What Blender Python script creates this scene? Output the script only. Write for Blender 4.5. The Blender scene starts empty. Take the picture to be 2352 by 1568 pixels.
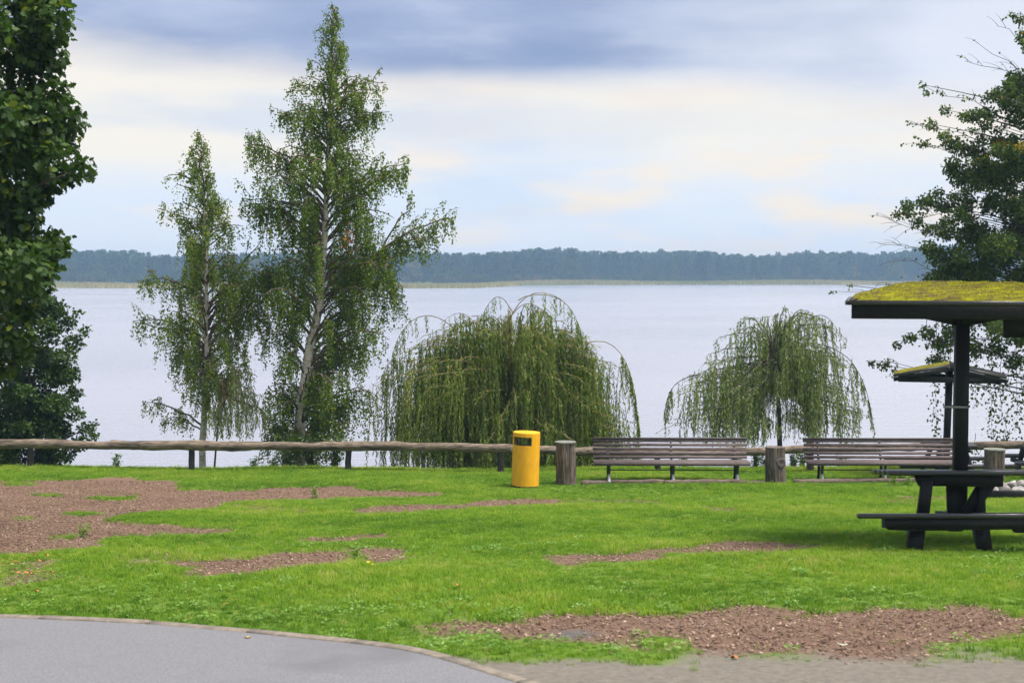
import bpy, math, random
import numpy as np
from mathutils import Vector

random.seed(7)
RNG = np.random.default_rng(7)
R = math.radians
scene = bpy.context.scene
col = scene.collection

# ------------------------------------------------------------------ camera, sky, sun, exposure
CAMZ, PITCH, F = 5.6, R(2.70), 2352 * 50 / 36.0
EXPOSURE = 1.70
cam_d = bpy.data.cameras.new('camera'); cam = bpy.data.objects.new('camera', cam_d); col.objects.link(cam)
cam.location = (0, 0, CAMZ); cam.rotation_euler = (math.pi / 2 - PITCH, 0, 0)
cam_d.lens = 50; cam_d.sensor_width = 36; cam_d.clip_end = 6000; cam_d.clip_start = 0.1
cam_d.dof.use_dof = True; cam_d.dof.focus_distance = 32.0; cam_d.dof.aperture_fstop = 3.6
scene.camera = cam
scene.view_settings.view_transform = 'Standard'; scene.view_settings.look = 'None'
scene.view_settings.exposure = EXPOSURE; scene.view_settings.gamma = 1.0
scene.view_settings.use_curve_mapping = False
scene.render.engine = 'CYCLES'
scene.cycles.use_denoising = True
scene.cycles.max_bounces = 5; scene.cycles.diffuse_bounces = 3; scene.cycles.glossy_bounces = 2; scene.cycles.transmission_bounces = 3; scene.cycles.volume_bounces = 0
scene.cycles.use_adaptive_sampling = True; scene.cycles.adaptive_threshold = 0.025
scene.cycles.transparent_max_bounces = 8

def s2l(r, g, b):
    f = lambda c: (c / 255 / 12.92) if c / 255 <= 0.04045 else ((c / 255 + 0.055) / 1.055) ** 2.4
    return (f(r), f(g), f(b))
def skyc(r, g, b, k=1.0):
    e = 2 ** EXPOSURE
    return tuple(c / e * k for c in s2l(r, g, b)) + (1,)

SUN_EL, SUN_AZ = R(68), R(108)     # azimuth from +Y towards +X: high light through thin cloud, from the right and a little behind
sun_d = bpy.data.lights.new('sun', 'SUN'); sun = bpy.data.objects.new('sun', sun_d); col.objects.link(sun)
sun_d.energy = 2.1; sun_d.angle = R(24); sun_d.color = (1.0, 0.96, 0.9)
sd = Vector((math.sin(SUN_AZ) * math.cos(SUN_EL), math.cos(SUN_AZ) * math.cos(SUN_EL), math.sin(SUN_EL)))
sun.rotation_euler = (-sd).to_track_quat('-Z', 'Y').to_euler()
sun.location = (10, -10, 40)

world = bpy.data.worlds.new('World'); scene.world = world; world.use_nodes = True
def build_world():
    nt = world.node_tree; nt.nodes.clear()
    N = lambda t: nt.nodes.new(t)
    L = lambda a, b: nt.links.new(a, b)
    def math_(op, a, b=None, c=None, clamp=False):
        n = N('ShaderNodeMath'); n.operation = op; n.use_clamp = clamp
        for i, v in enumerate((a, b, c)):
            if v is None: continue
            if isinstance(v, (int, float)): n.inputs[i].default_value = v
            else: L(v, n.inputs[i])
        return n.outputs[0]
    def mix(f, a, b):
        n = N('ShaderNodeMix'); n.data_type = 'RGBA'
        if isinstance(f, (int, float)): n.inputs[0].default_value = f
        else: L(f, n.inputs[0])
        for k, v in ((6, a), (7, b)):
            if isinstance(v, tuple): n.inputs[k].default_value = v
            else: L(v, n.inputs[k])
        return n.outputs[2]
    def smooth(v, lo, hi):
        n = N('ShaderNodeMapRange'); n.interpolation_type = 'SMOOTHSTEP'
        L(v, n.inputs[0])
        for k, q in ((1, lo), (2, hi)):
            if isinstance(q, (int, float)): n.inputs[k].default_value = q
            else: L(q, n.inputs[k])
        return n.outputs[0]
    tc = N('ShaderNodeTexCoord'); sep = N('ShaderNodeSeparateXYZ'); L(tc.outputs['Generated'], sep.inputs[0])
    x, y, z = sep.outputs
    hyp = math_('MAXIMUM', math_('SQRT', math_('ADD', math_('MULTIPLY', x, x), math_('MULTIPLY', y, y))), 0.02)
    e = math_('DIVIDE', z, hyp)                 # tangent of the elevation
    sx = math_('DIVIDE', x, hyp)
    def noise(sc, zs, detail=4, rough=0.5, off=0.0):
        c = N('ShaderNodeCombineXYZ'); L(math_('ADD', math_('MULTIPLY', sx, 1.0), off), c.inputs[0])
        L(math_('DIVIDE', y, hyp), c.inputs[1]); L(math_('MULTIPLY', math_('MINIMUM', e, 3.0), zs), c.inputs[2])
        n = N('ShaderNodeTexNoise'); n.inputs['Scale'].default_value = sc; n.inputs['Detail'].default_value = detail
        n.inputs['Roughness'].default_value = rough
        L(c.outputs[0], n.inputs['Vector']); return n.outputs['Fac']
    n1 = noise(3.4, 5.0, 6, 0.5, 2.3)
    n2 = noise(4.0, 4.5, 6, 0.5, 7.7)
    n3 = noise(9.0, 4.0, 6, 0.55, 1.1)
    sky = N('ShaderNodeTexSky'); sky.sky_type = 'NISHITA'; sky.sun_disc = False
    sky.sun_elevation = SUN_EL; sky.sun_rotation = SUN_AZ
    skym = N('ShaderNodeVectorMath'); skym.operation = 'SCALE'; L(sky.outputs[0], skym.inputs[0]); skym.inputs['Scale'].default_value = 0.08
    # low bright opening below the deck: cream cloud, paler blue towards the horizon
    low = mix(smooth(e, 0.0, 0.055), skyc(232, 234, 246, 1.06), skyc(218, 228, 247, 1.06))
    low = mix(smooth(math_('ADD', e, math_('MULTIPLY', math_('SUBTRACT', n2, 0.5), 0.09)), 0.045, 0.105), low, skyc(252, 242, 228, 1.02))
    low = mix(smooth(math_('ADD', math_('MULTIPLY', n3, 1.0), math_('MULTIPLY', sx, 0.25)), 0.48, 0.70), low, skyc(253, 237, 220, 1.02))
    wisp = smooth(n1, 0.52, 0.70)
    low = mix(math_('MULTIPLY', math_('MULTIPLY', wisp, 0.55), math_('SUBTRACT', 1.0, math_('MULTIPLY', smooth(sx, -0.1, 0.2), 0.7))), low, skyc(192, 210, 240))
    # the grey-blue cloud deck
    deckc = mix(smooth(math_('ADD', n1, math_('MULTIPLY', math_('SUBTRACT', n3, 0.5), 0.25)), 0.30, 0.76), skyc(132, 149, 190), skyc(182, 193, 222))
    deckc = mix(smooth(math_('ADD', sx, math_('MULTIPLY', math_('SUBTRACT', n2, 0.5), 0.6)), 0.0, 0.36), deckc, skyc(230, 233, 244))
    deckc = mix(math_('MULTIPLY', smooth(n3, 0.5, 0.75), 0.25), deckc, skyc(225, 228, 240))
    deckc = mix(smooth(e, 0.25, 1.6), deckc, skyc(232, 235, 246, 1.25))
    edge = math_('ADD', math_('SUBTRACT', 0.135, math_('MULTIPLY', sx, 0.055)), math_('MULTIPLY', math_('SUBTRACT', n2, 0.5), 0.04))
    f = smooth(e, math_('SUBTRACT', edge, 0.016), math_('ADD', edge, 0.016))
    c = mix(f, low, deckc)
    c = mix(0.9, skym.outputs[0], c)
    bg = N('ShaderNodeBackground'); L(c, bg.inputs[0]); bg.inputs[1].default_value = 1.0
    out = N('ShaderNodeOutputWorld'); L(bg.outputs[0], out.inputs[0])
build_world()

# ------------------------------------------------------------------ picture <-> place
CP, SP = math.cos(PITCH), math.sin(PITCH)
def ray(xd, yd):
    a, b = (xd - 1176) / F, (784 - yd) / F
    return np.array([a, CP + b * SP, -SP + b * CP])
def at(xd, yd, Y):
    d = ray(xd, yd); k = Y / d[1]
    return np.array([d[0] * k, Y, CAMZ + d[2] * k])
_GY = np.array([-40, 0, 27, 30.8, 33.4, 34.3, 35.6, 37.3, 45, 80, 2000.])
_GZ = np.array([7.6, 3.87, 1.30, 1.12, 1.00, 0.93, 0.42, -0.25, -1.5, -4, -4.])
def gz0(Y):
    Y = np.asarray(Y, float)
    return (np.interp(Y - 0.5, _GY, _GZ) + np.interp(Y, _GY, _GZ) + np.interp(Y + 0.5, _GY, _GZ)) / 3
def gz(X, Y):
    X = np.asarray(X, float); Y = np.asarray(Y, float)
    b = 0.022 * np.sin(X * 0.9 + Y * 0.35) + 0.018 * np.sin(X * 0.37 - Y * 0.8 + 1.0) + 0.008 * np.sin(2.1 * X + 1.7 * Y)
    return gz0(Y) + b * np.clip((Y - 12.5) / 4, 0, 1)
def project(X, Y, Z):
    vz = Z - CAMZ
    d = Y * CP - vz * SP
    u = Y * SP + vz * CP
    return 1176 + F * X / d, 784 - F * u / d
def ground(xd, yd):
    d = ray(xd, yd); lo, hi = 2.0, 33.9
    f = lambda Y: CAMZ + d[2] / d[1] * Y - float(gz(d[0] / d[1] * Y, Y))
    for _ in range(50):
        m = (lo + hi) / 2
        if f(m) > 0: lo = m
        else: hi = m
    return np.array([d[0] / d[1] * lo, lo, float(gz(d[0] / d[1] * lo, lo))])

# ------------------------------------------------------------------ materials
def new_mat(name):
    m = bpy.data.materials.new(name); m.use_nodes = True
    nt = m.node_tree; nt.nodes.clear()
    out = nt.nodes.new('ShaderNodeOutputMaterial')
    return m, nt, out
def ramp(nt, fac, stops):
    n = nt.nodes.new('ShaderNodeValToRGB'); el = n.color_ramp.elements
    while len(el) < len(stops): el.new(0.5)
    for q, (p, c) in zip(el, stops): q.position = p; q.color = tuple(c) + (1,)
    nt.links.new(fac, n.inputs[0]); return n.outputs[0]
def noise_tex(nt, scale=(1, 1, 1), s=5, detail=5, rough=0.6, coord='Object', w=0.0):
    tc = nt.nodes.new('ShaderNodeTexCoord'); mp = nt.nodes.new('ShaderNodeMapping'); mp.inputs['Scale'].default_value = scale
    mp.inputs['Location'].default_value = (w, w * 1.3, w * 0.7)
    nt.links.new(tc.outputs[coord], mp.inputs[0])
    n = nt.nodes.new('ShaderNodeTexNoise'); n.inputs['Scale'].default_value = s; n.inputs['Detail'].default_value = detail
    n.inputs['Roughness'].default_value = rough
    nt.links.new(mp.outputs[0], n.inputs['Vector']); return n.outputs['Fac']
def mat(name, c1, c2=None, s=6, scale=(1, 1, 1), rough=0.75, bump=0.0, bdist=0.01, lo=0.35, hi=0.65, spec=0.3, metal=0.0, c3=None, s3=2):
    m, nt, out = new_mat(name)
    b = nt.nodes.new('ShaderNodeBsdfPrincipled'); nt.links.new(b.outputs[0], out.inputs[0])
    b.inputs['Roughness'].default_value = rough; b.inputs['Specular IOR Level'].default_value = spec; b.inputs['Metallic'].default_value = metal
    if c2 is None: b.inputs['Base Color'].default_value = tuple(c1) + (1,)
    else:
        f = noise_tex(nt, scale, s)
        cc = ramp(nt, f, [(lo, c1), (hi, c2)])
        if c3 is not None:
            f3 = noise_tex(nt, scale, s3, w=3.1)
            mx = nt.nodes.new('ShaderNodeMix'); mx.data_type = 'RGBA'
            rr = ramp(nt, f3, [(0.5, (0, 0, 0)), (0.66, (1, 1, 1))]); nt.links.new(rr, mx.inputs[0])
            nt.links.new(cc, mx.inputs[6]); mx.inputs[7].default_value = tuple(c3) + (1,); cc = mx.outputs[2]
        nt.links.new(cc, b.inputs['Base Color'])
        if bump:
            bp = nt.nodes.new('ShaderNodeBump'); bp.inputs['Strength'].default_value = bump; bp.inputs['Distance'].default_value = bdist
            nt.links.new(f, bp.inputs['Height']); nt.links.new(bp.outputs[0], b.inputs['Normal'])
    return m
def leaf_mat(name, stops, trans=0.35, rough=0.5, spec=0.35, inst=False, tk=(1.15, 1.2, 0.55), attr='rnd'):
    m, nt, out = new_mat(name)
    at_ = nt.nodes.new('ShaderNodeAttribute'); at_.attribute_name = attr
    if inst: at_.attribute_type = 'INSTANCER'
    c = ramp(nt, at_.outputs['Fac'], stops)
    b = nt.nodes.new('ShaderNodeBsdfPrincipled'); nt.links.new(c, b.inputs['Base Color'])
    b.inputs['Roughness'].default_value = rough; b.inputs['Specular IOR Level'].default_value = spec
    t = nt.nodes.new('ShaderNodeBsdfTranslucent')
    vm = nt.nodes.new('ShaderNodeVectorMath'); vm.operation = 'MULTIPLY'; nt.links.new(c, vm.inputs[0]); vm.inputs[1].default_value = tk
    nt.links.new(vm.outputs[0], t.inputs[0])
    mx = nt.nodes.new('ShaderNodeMixShader'); mx.inputs[0].default_value = trans
    nt.links.new(b.outputs[0], mx.inputs[1]); nt.links.new(t.outputs[0], mx.inputs[2]); nt.links.new(mx.outputs[0], out.inputs[0])
    return m

M = {}
M['black_wood'] = mat('black_stained_wood', (0.005, 0.0045, 0.004), (0.014, 0.012, 0.011), s=9, scale=(1, 6, 6), rough=0.6, bump=0.3, spec=0.3)
M['board_top'] = mat('dark_worn_boards', (0.010, 0.009, 0.0085), (0.030, 0.026, 0.024), s=9, scale=(1, 8, 8), rough=0.32, bump=0.2, spec=0.8)
M['slat'] = mat('brown_grey_slats', (0.066, 0.047, 0.044), (0.138, 0.104, 0.099), s=7, scale=(1, 9, 9), rough=0.62, bump=0.25, c3=(0.165, 0.132, 0.125), s3=4)
M['iron'] = mat('black_cast_iron', (0.012, 0.012, 0.013), (0.03, 0.03, 0.032), s=14, rough=0.5, spec=0.5)
M['bare_iron'] = mat('worn_pale_iron', (0.20, 0.20, 0.21), (0.46, 0.46, 0.48), s=20, rough=0.55)
M['steel'] = mat('dull_steel', (0.30, 0.30, 0.31), (0.42, 0.42, 0.43), s=10, rough=0.4, metal=0.6)
M['log'] = mat('weathered_log', (0.075, 0.055, 0.040), (0.28, 0.215, 0.155), s=5, scale=(0.9, 9, 9), rough=0.88, bump=1.0, bdist=0.03, lo=0.36, hi=0.60, c3=(0.06, 0.05, 0.035), s3=1.1)
M['logv'] = mat('weathered_upright_log', (0.060, 0.046, 0.038), (0.235, 0.180, 0.142), s=5, scale=(8, 8, 0.7), rough=0.9, bump=1.0, bdist=0.035, lo=0.36, hi=0.62, c3=(0.05, 0.04, 0.033), s3=0.9)
M['post'] = mat('dark_tarred_post', (0.022, 0.019, 0.017), (0.060, 0.052, 0.047), s=6, scale=(6, 6, 0.8), rough=0.85, bump=0.4)
M['logtop'] = mat('grey_log_lid', (0.12, 0.12, 0.10), (0.25, 0.25, 0.21), s=12, rough=0.7)
M['knot'] = mat('dark_knot', (0.05, 0.042, 0.038), (0.13, 0.11, 0.10), s=16, rough=0.85, bump=0.6)
M['yellow'] = mat('yellow_powder_coat', (0.78, 0.365, 0.010), (0.87, 0.43, 0.014), s=2.5, scale=(3, 3, 1), rough=0.5, spec=0.35, c3=(0.73, 0.345, 0.012), s3=4)
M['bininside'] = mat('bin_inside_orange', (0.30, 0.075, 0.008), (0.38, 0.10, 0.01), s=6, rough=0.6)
M['rubber'] = mat('black_base_ring', (0.012, 0.012, 0.014), (0.02, 0.02, 0.022), s=10, rough=0.6)
M['asphalt'] = mat('grey_asphalt', (0.095, 0.093, 0.096), (0.215, 0.210, 0.216), s=75, rough=0.85, bump=0.5, bdist=0.006, lo=0.3, hi=0.7, c3=(0.125, 0.122, 0.126), s3=0.9)
M['kerb'] = mat('sandy_concrete_kerb', (0.14, 0.115, 0.09), (0.24, 0.20, 0.155), s=12, rough=0.9, bump=0.4, c3=(0.14, 0.12, 0.09), s3=3)
M['timber'] = mat('rotting_ground_timber', (0.06, 0.045, 0.035), (0.19, 0.145, 0.11), s=6, scale=(0.8, 7, 7), rough=0.9, bump=0.6)
M['stone'] = mat('grey_field_stone', (0.16, 0.14, 0.125), (0.40, 0.37, 0.34), s=7, rough=0.85, bump=0.5, c3=(0.11, 0.09, 0.075), s3=3)
M['birchbark'] = mat('white_birch_bark', (0.10, 0.085, 0.075), (0.58, 0.52, 0.46), s=3.2, scale=(2.5, 2.5, 5.5), rough=0.8, lo=0.34, hi=0.46, bump=0.3, c3=(0.36, 0.29, 0.22), s3=1.2)
M['birchtwig'] = mat('brown_birch_twig', (0.075, 0.05, 0.036), (0.16, 0.115, 0.085), s=9, rough=0.8)
M['bark'] = mat('grey_brown_bark', (0.035, 0.028, 0.022), (0.10, 0.082, 0.066), s=6, scale=(4, 4, 1), rough=0.9, bump=0.6)
M['willowbark'] = mat('willow_twig_bark', (0.12, 0.085, 0.03), (0.25, 0.18, 0.07), s=5, rough=0.7)
M['moss_cover'] = None
M['birch_leaf'] = leaf_mat('birch_leaf', [(0.0, (0.048, 0.092, 0.014)), (0.5, (0.125, 0.190, 0.030)), (0.9, (0.225, 0.290, 0.054)), (1.0, (0.34, 0.30, 0.05))], trans=0.5, spec=0.14, rough=0.6)
M['birch_leaf2'] = leaf_mat('young_birch_leaf', [(0.0, (0.070, 0.120, 0.022)), (0.5, (0.160, 0.225, 0.040)), (0.9, (0.255, 0.315, 0.066)), (1.0, (0.36, 0.32, 0.06))], trans=0.5, spec=0.14, rough=0.6)
M['willow_leaf'] = leaf_mat('willow_leaf', [(0.0, (0.048, 0.084, 0.014)), (0.5, (0.150, 0.215, 0.036)), (0.9, (0.275, 0.345, 0.085)), (1.0, (0.38, 0.38, 0.09))], trans=0.42, spec=0.18, rough=0.55)
M['willow_leaf2'] = leaf_mat('light_willow_leaf', [(0.0, (0.075, 0.125, 0.034)), (0.5, (0.190, 0.250, 0.080)), (0.9, (0.310, 0.370, 0.145)), (1.0, (0.38, 0.40, 0.15))], trans=0.45, spec=0.18, rough=0.55)
M['pale_willow_leaf'] = leaf_mat('pale_willow_leaf', [(0.0, (0.15, 0.19, 0.06)), (0.5, (0.25, 0.30, 0.11)), (1.0, (0.36, 0.40, 0.17))], trans=0.42, spec=0.18)
M['maple_leaf'] = leaf_mat('maple_leaf', [(0.0, (0.018, 0.042, 0.008)), (0.5, (0.042, 0.086, 0.014)), (0.93, (0.090, 0.150, 0.020)), (1.0, (0.17, 0.20, 0.02))], trans=0.34, rough=0.5, spec=0.22)
M['alder_leaf'] = leaf_mat('alder_leaf', [(0.0, (0.020, 0.046, 0.009)), (0.6, (0.050, 0.096, 0.018)), (1.0, (0.095, 0.155, 0.028))], trans=0.34, rough=0.5, spec=0.2)
M['linden_leaf'] = leaf_mat('linden_leaf', [(0.0, (0.032, 0.062, 0.014)), (0.55, (0.082, 0.130, 0.028)), (0.96, (0.160, 0.210, 0.042)), (1.0, (0.50, 0.33, 0.02))], trans=0.42, rough=0.55, spec=0.18)
M['weed_leaf'] = leaf_mat('weed_leaf', [(0.0, (0.035, 0.075, 0.014)), (0.6, (0.075, 0.15, 0.022)), (1.0, (0.16, 0.22, 0.03))], trans=0.3)
M['lawn_weed'] = leaf_mat('lawn_weed_leaf', [(0.0, (0.10, 0.20, 0.02)), (1.0, (0.19, 0.30, 0.03))], trans=0.35)
M['grass'] = leaf_mat('grass_blade', [(0.0, (0.070, 0.165, 0.012)), (0.45, (0.165, 0.290, 0.022)), (0.8, (0.255, 0.355, 0.036)), (1.0, (0.38, 0.37, 0.11))], trans=0.38, inst=True, attr='tint', rough=0.6, spec=0.12, tk=(1.1, 1.15, 0.5))
M['clover'] = leaf_mat('clover_leaf', [(0.0, (0.10, 0.21, 0.02)), (1.0, (0.20, 0.33, 0.06))], trans=0.3, inst=True, attr='tint', rough=0.5)
M['chip'] = leaf_mat('wood_chip', [(0.0, (0.11, 0.066, 0.046)), (0.35, (0.180, 0.118, 0.080)), (0.75, (0.272, 0.185, 0.128)), (1.0, (0.43, 0.31, 0.22))], trans=0.0, inst=True, attr='tint', rough=0.85, spec=0.2)
M['fallen'] = mat('fallen_leaf_orange', (0.42, 0.10, 0.03), (0.50, 0.20, 0.06), s=14, rough=0.7)
M['fallen_yellow'] = mat('fallen_leaf_yellow', (0.62, 0.42, 0.03), (0.7, 0.5, 0.06), s=14, rough=0.7)
M['fallen_pink'] = mat('fallen_leaf_pink', (0.40, 0.22, 0.16), (0.48, 0.28, 0.2), s=14, rough=0.7)
M['fallen_pale'] = mat('fallen_leaf_pale', (0.30, 0.28, 0.22), (0.40, 0.38, 0.30), s=14, rough=0.7)
M['red_leaf'] = leaf_mat('reddened_birch_leaf', [(0.0, (0.20, 0.06, 0.015)), (1.0, (0.34, 0.15, 0.03))], trans=0.3)

# ------------------------------------------------------------------ mesh helpers
class MB:
    def __init__(s): s.v = []; s.f = []; s.n = 0; s.a = []
    def add(s, verts, faces, rnd=None):
        verts = np.asarray(verts, float).reshape(-1, 3)
        s.v.append(verts); o = s.n; s.n += len(verts)
        if isinstance(faces, np.ndarray): s.f.append(faces + o); nf = len(faces)
        else:
            by = {}
            for q in faces: by.setdefault(len(q), []).append(q)
            nf = 0
            for k in by: s.f.append(np.array(by[k], int) + o); nf += len(by[k])
        s.a.append(np.full(nf, 0.5) if rnd is None else rnd)
        return s
    def box(s, c, size, rot=None, chamfer=0.0):
        hx, hy, hz = size[0] / 2, size[1] / 2, size[2] / 2
        b = chamfer
        if b <= 0:
            v = np.array([[x, y, z] for x in (-hx, hx) for y in (-hy, hy) for z in (-hz, hz)])
            f = [(0, 1, 3, 2), (4, 6, 7, 5), (0, 4, 5, 1), (2, 3, 7, 6), (0, 2, 6, 4), (1, 5, 7, 3)]
        else:      # long bar with its lengthwise edges eased (length along x)
            sec = [(-hy + b, -hz), (hy - b, -hz), (hy, -hz + b), (hy, hz - b), (hy - b, hz), (-hy + b, hz), (-hy, hz - b), (-hy, -hz + b)]
            v = np.array([(x, y, z) for x in (-hx, hx) for (y, z) in sec])
            f = [tuple(range(7, -1, -1)), tuple(range(8, 16))] + [(i, (i + 1) % 8, 8 + (i + 1) % 8, 8 + i) for i in range(8)]
        if rot is not None: v = v @ np.array(rot).T
        return s.add(v + np.array(c), f)
    def beam(s, p, q, w, h, up=(0, 0, 1), chamfer=0.006):
        p = np.array(p, float); q = np.array(q, float); d = q - p; ln = np.linalg.norm(d); d /= ln
        u = np.array(up, float); sd_ = np.cross(u, d); sd_ /= np.linalg.norm(sd_); u = np.cross(d, sd_)
        return s.box((p + q) / 2, (ln, w, h), np.stack([d, sd_, u], 1), chamfer)
    def prism(s, poly, y0, y1, plane='xz'):
        n = len(poly); v = []
        for yy in (y0, y1):
            for (a, b) in poly: v.append((a, yy, b) if plane == 'xz' else ((yy, a, b) if plane == 'yz' else (a, b, yy)))
        f = [tuple(range(n)), tuple(range(2 * n - 1, n - 1, -1))] + [(i, n + i, n + (i + 1) % n, (i + 1) % n) for i in range(n)]
        return s.add(v, f)
    def tube(s, pts, rad, sides=6, cap=True, jitter=0.0, rng=None):
        pts = np.asarray(pts, float); n = len(pts)
        rad = np.full(n, rad) if np.isscalar(rad) else np.asarray(rad, float)
        d = np.gradient(pts, axis=0); d /= np.maximum(np.linalg.norm(d, axis=1), 1e-9)[:, None]
        ref = np.array([0.31, 0.17, 0.94]) if abs(d[0][2]) < 0.9 else np.array([1.0, 0.2, 0.1])
        a = np.cross(d, ref); a /= np.linalg.norm(a, axis=1)[:, None]; b = np.cross(d, a)
        th = np.arange(sides) * 2 * math.pi / sides
        rr = rad[:, None] * np.ones(sides)
        if jitter: rr = rr * (1 + jitter * ((rng or RNG).random((n, sides)) - 0.5))
        v = pts[:, None, :] + rr[..., None] * (np.cos(th)[None, :, None] * a[:, None, :] + np.sin(th)[None, :, None] * b[:, None, :])
        i = np.arange(n - 1)[:, None] * sides; k = np.arange(sides)[None, :]; k2 = (k + 1) % sides
        q = np.stack([i + k, i + k2, i + sides + k2, i + sides + k], -1).reshape(-1, 4)
        s.add(v.reshape(-1, 3), q)
        if cap:
            s.add(v[0], [tuple(range(sides))]); s.add(v[-1], [tuple(range(sides - 1, -1, -1))])
        return s
    def mesh(s, name, base=None, smooth=False):
        me = bpy.data.meshes.new(name)
        v = np.concatenate(s.v); 
        if base is not None: v = v - np.array(base)
        me.vertices.add(len(v)); me.vertices.foreach_set('co', v.astype(np.float32).ravel())
        tot = np.concatenate([np.full(len(q), q.shape[1], np.int32) for q in s.f])
        loops = np.concatenate([q.ravel() for q in s.f]).astype(np.int32)
        st = np.concatenate([[0], np.cumsum(tot)[:-1]]).astype(np.int32)
        me.loops.add(len(loops)); me.loops.foreach_set('vertex_index', loops)
        me.polygons.add(len(tot)); me.polygons.foreach_set('loop_start', st)
        try: me.polygons.foreach_set('loop_total', tot)
        except Exception: pass
        if smooth: me.polygons.foreach_set('use_smooth', np.ones(len(tot), bool))
        me.update(calc_edges=True)
        at_ = me.attributes.new('rnd', 'FLOAT', 'FACE')
        at_.data.foreach_set('value', np.concatenate(s.a).astype(np.float32))
        me.validate()
        return me
    def build(s, name, material, parent=None, local=False, smooth=False, **tags):
        base = None
        if parent is not None and not local: base = wloc(parent)
        me = s.mesh(name, base, smooth); me.materials.append(material)
        o = bpy.data.objects.new(name, me); col.objects.link(o)
        if parent is not None: o.parent = parent
        for k, val in tags.items(): o[k] = val
        return o
def wloc(o):
    v = np.array(o.location)
    while o.parent is not None:
        o = o.parent; v = v + np.array(o.location)
    return v
def thing(name, label, cat, loc, group=None, rz=0.0):
    o = bpy.data.objects.new(name, None); col.objects.link(o); o.location = tuple(float(q) for q in loc); o.rotation_euler = (0, 0, rz)
    o.empty_display_size = 0.1; o['label'] = label; o['category'] = cat
    if group: o['group'] = group
    return o
def tag(o, label, cat, group=None):
    o['label'] = label; o['category'] = cat
    if group: o['group'] = group
    return o
def link_copy(o, parent=None):
    c = o.copy(); col.objects.link(c)
    if parent is not None: c.parent = parent
    return c

def unit(a): return a / np.maximum(np.linalg.norm(a, axis=-1, keepdims=True), 1e-9)
T_RHOMB = np.array([(0, 0, 0), (0.42, 0.5, 0.10), (1, 0, 0), (0.42, -0.5, 0.10)])
T_LANCE = np.array([(0, 0, 0), (0.4, 0.5, 0.02), (1, 0, -0.05), (0.4, -0.5, 0.02)])
T_OVATE = np.array([(0, 0, 0), (0.25, 0.45, 0.08), (0.65, 0.38, 0.08), (1, 0, -0.08), (0.65, -0.38, 0.08), (0.25, -0.45, 0.08)])
T_MAPLE = np.array([(0, 0, 0), (0.05, 0.32, 0.03), (0.32, 0.28, 0.02), (0.42, 0.55, 0.0), (0.55, 0.25, 0.03), (0.72, 0.27, 0.02), (1, 0, -0.08),
                    (0.72, -0.27, 0.02), (0.55, -0.25, 0.03), (0.42, -0.55, 0.0), (0.32, -0.28, 0.02), (0.05, -0.32, 0.03)])
def add_leaves(mb, pos, axis, L, W, tmpl, rng, rnd=None, nrm=None, nspread=1.0):
    n = len(pos); axis = unit(np.asarray(axis, float))
    r = rng.normal(size=(n, 3)) * nspread
    if nrm is not None: r = r + nrm
    side = unit(np.cross(r, axis)); nn = np.cross(axis, side)
    L = np.broadcast_to(L, (n,)); W = np.broadcast_to(W, (n,))
    k = len(tmpl)
    v = (pos[:, None, :] + axis[:, None, :] * (tmpl[None, :, 0] * L[:, None])[..., None]
         + side[:, None, :] * (tmpl[None, :, 1] * W[:, None])[..., None] + nn[:, None, :] * (tmpl[None, :, 2] * W[:, None])[..., None])
    f = np.arange(n * k).reshape(n, k)
    mb.add(v.reshape(-1, 3), f, rng.random(n) if rnd is None else rnd)
def bezier(p0, p1, p2, n=9):
    t = np.linspace(0, 1, n)[:, None]
    return (1 - t) ** 2 * p0 + 2 * t * (1 - t) * p1 + t * t * p2
def poly_at(pts, t):
    pts = np.asarray(pts); s_ = np.concatenate([[0], np.cumsum(np.linalg.norm(np.diff(pts, axis=0), axis=1))]); s_ /= s_[-1]
    return np.stack([np.interp(t, s_, pts[:, k]) for k in range(3)], -1)

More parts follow.
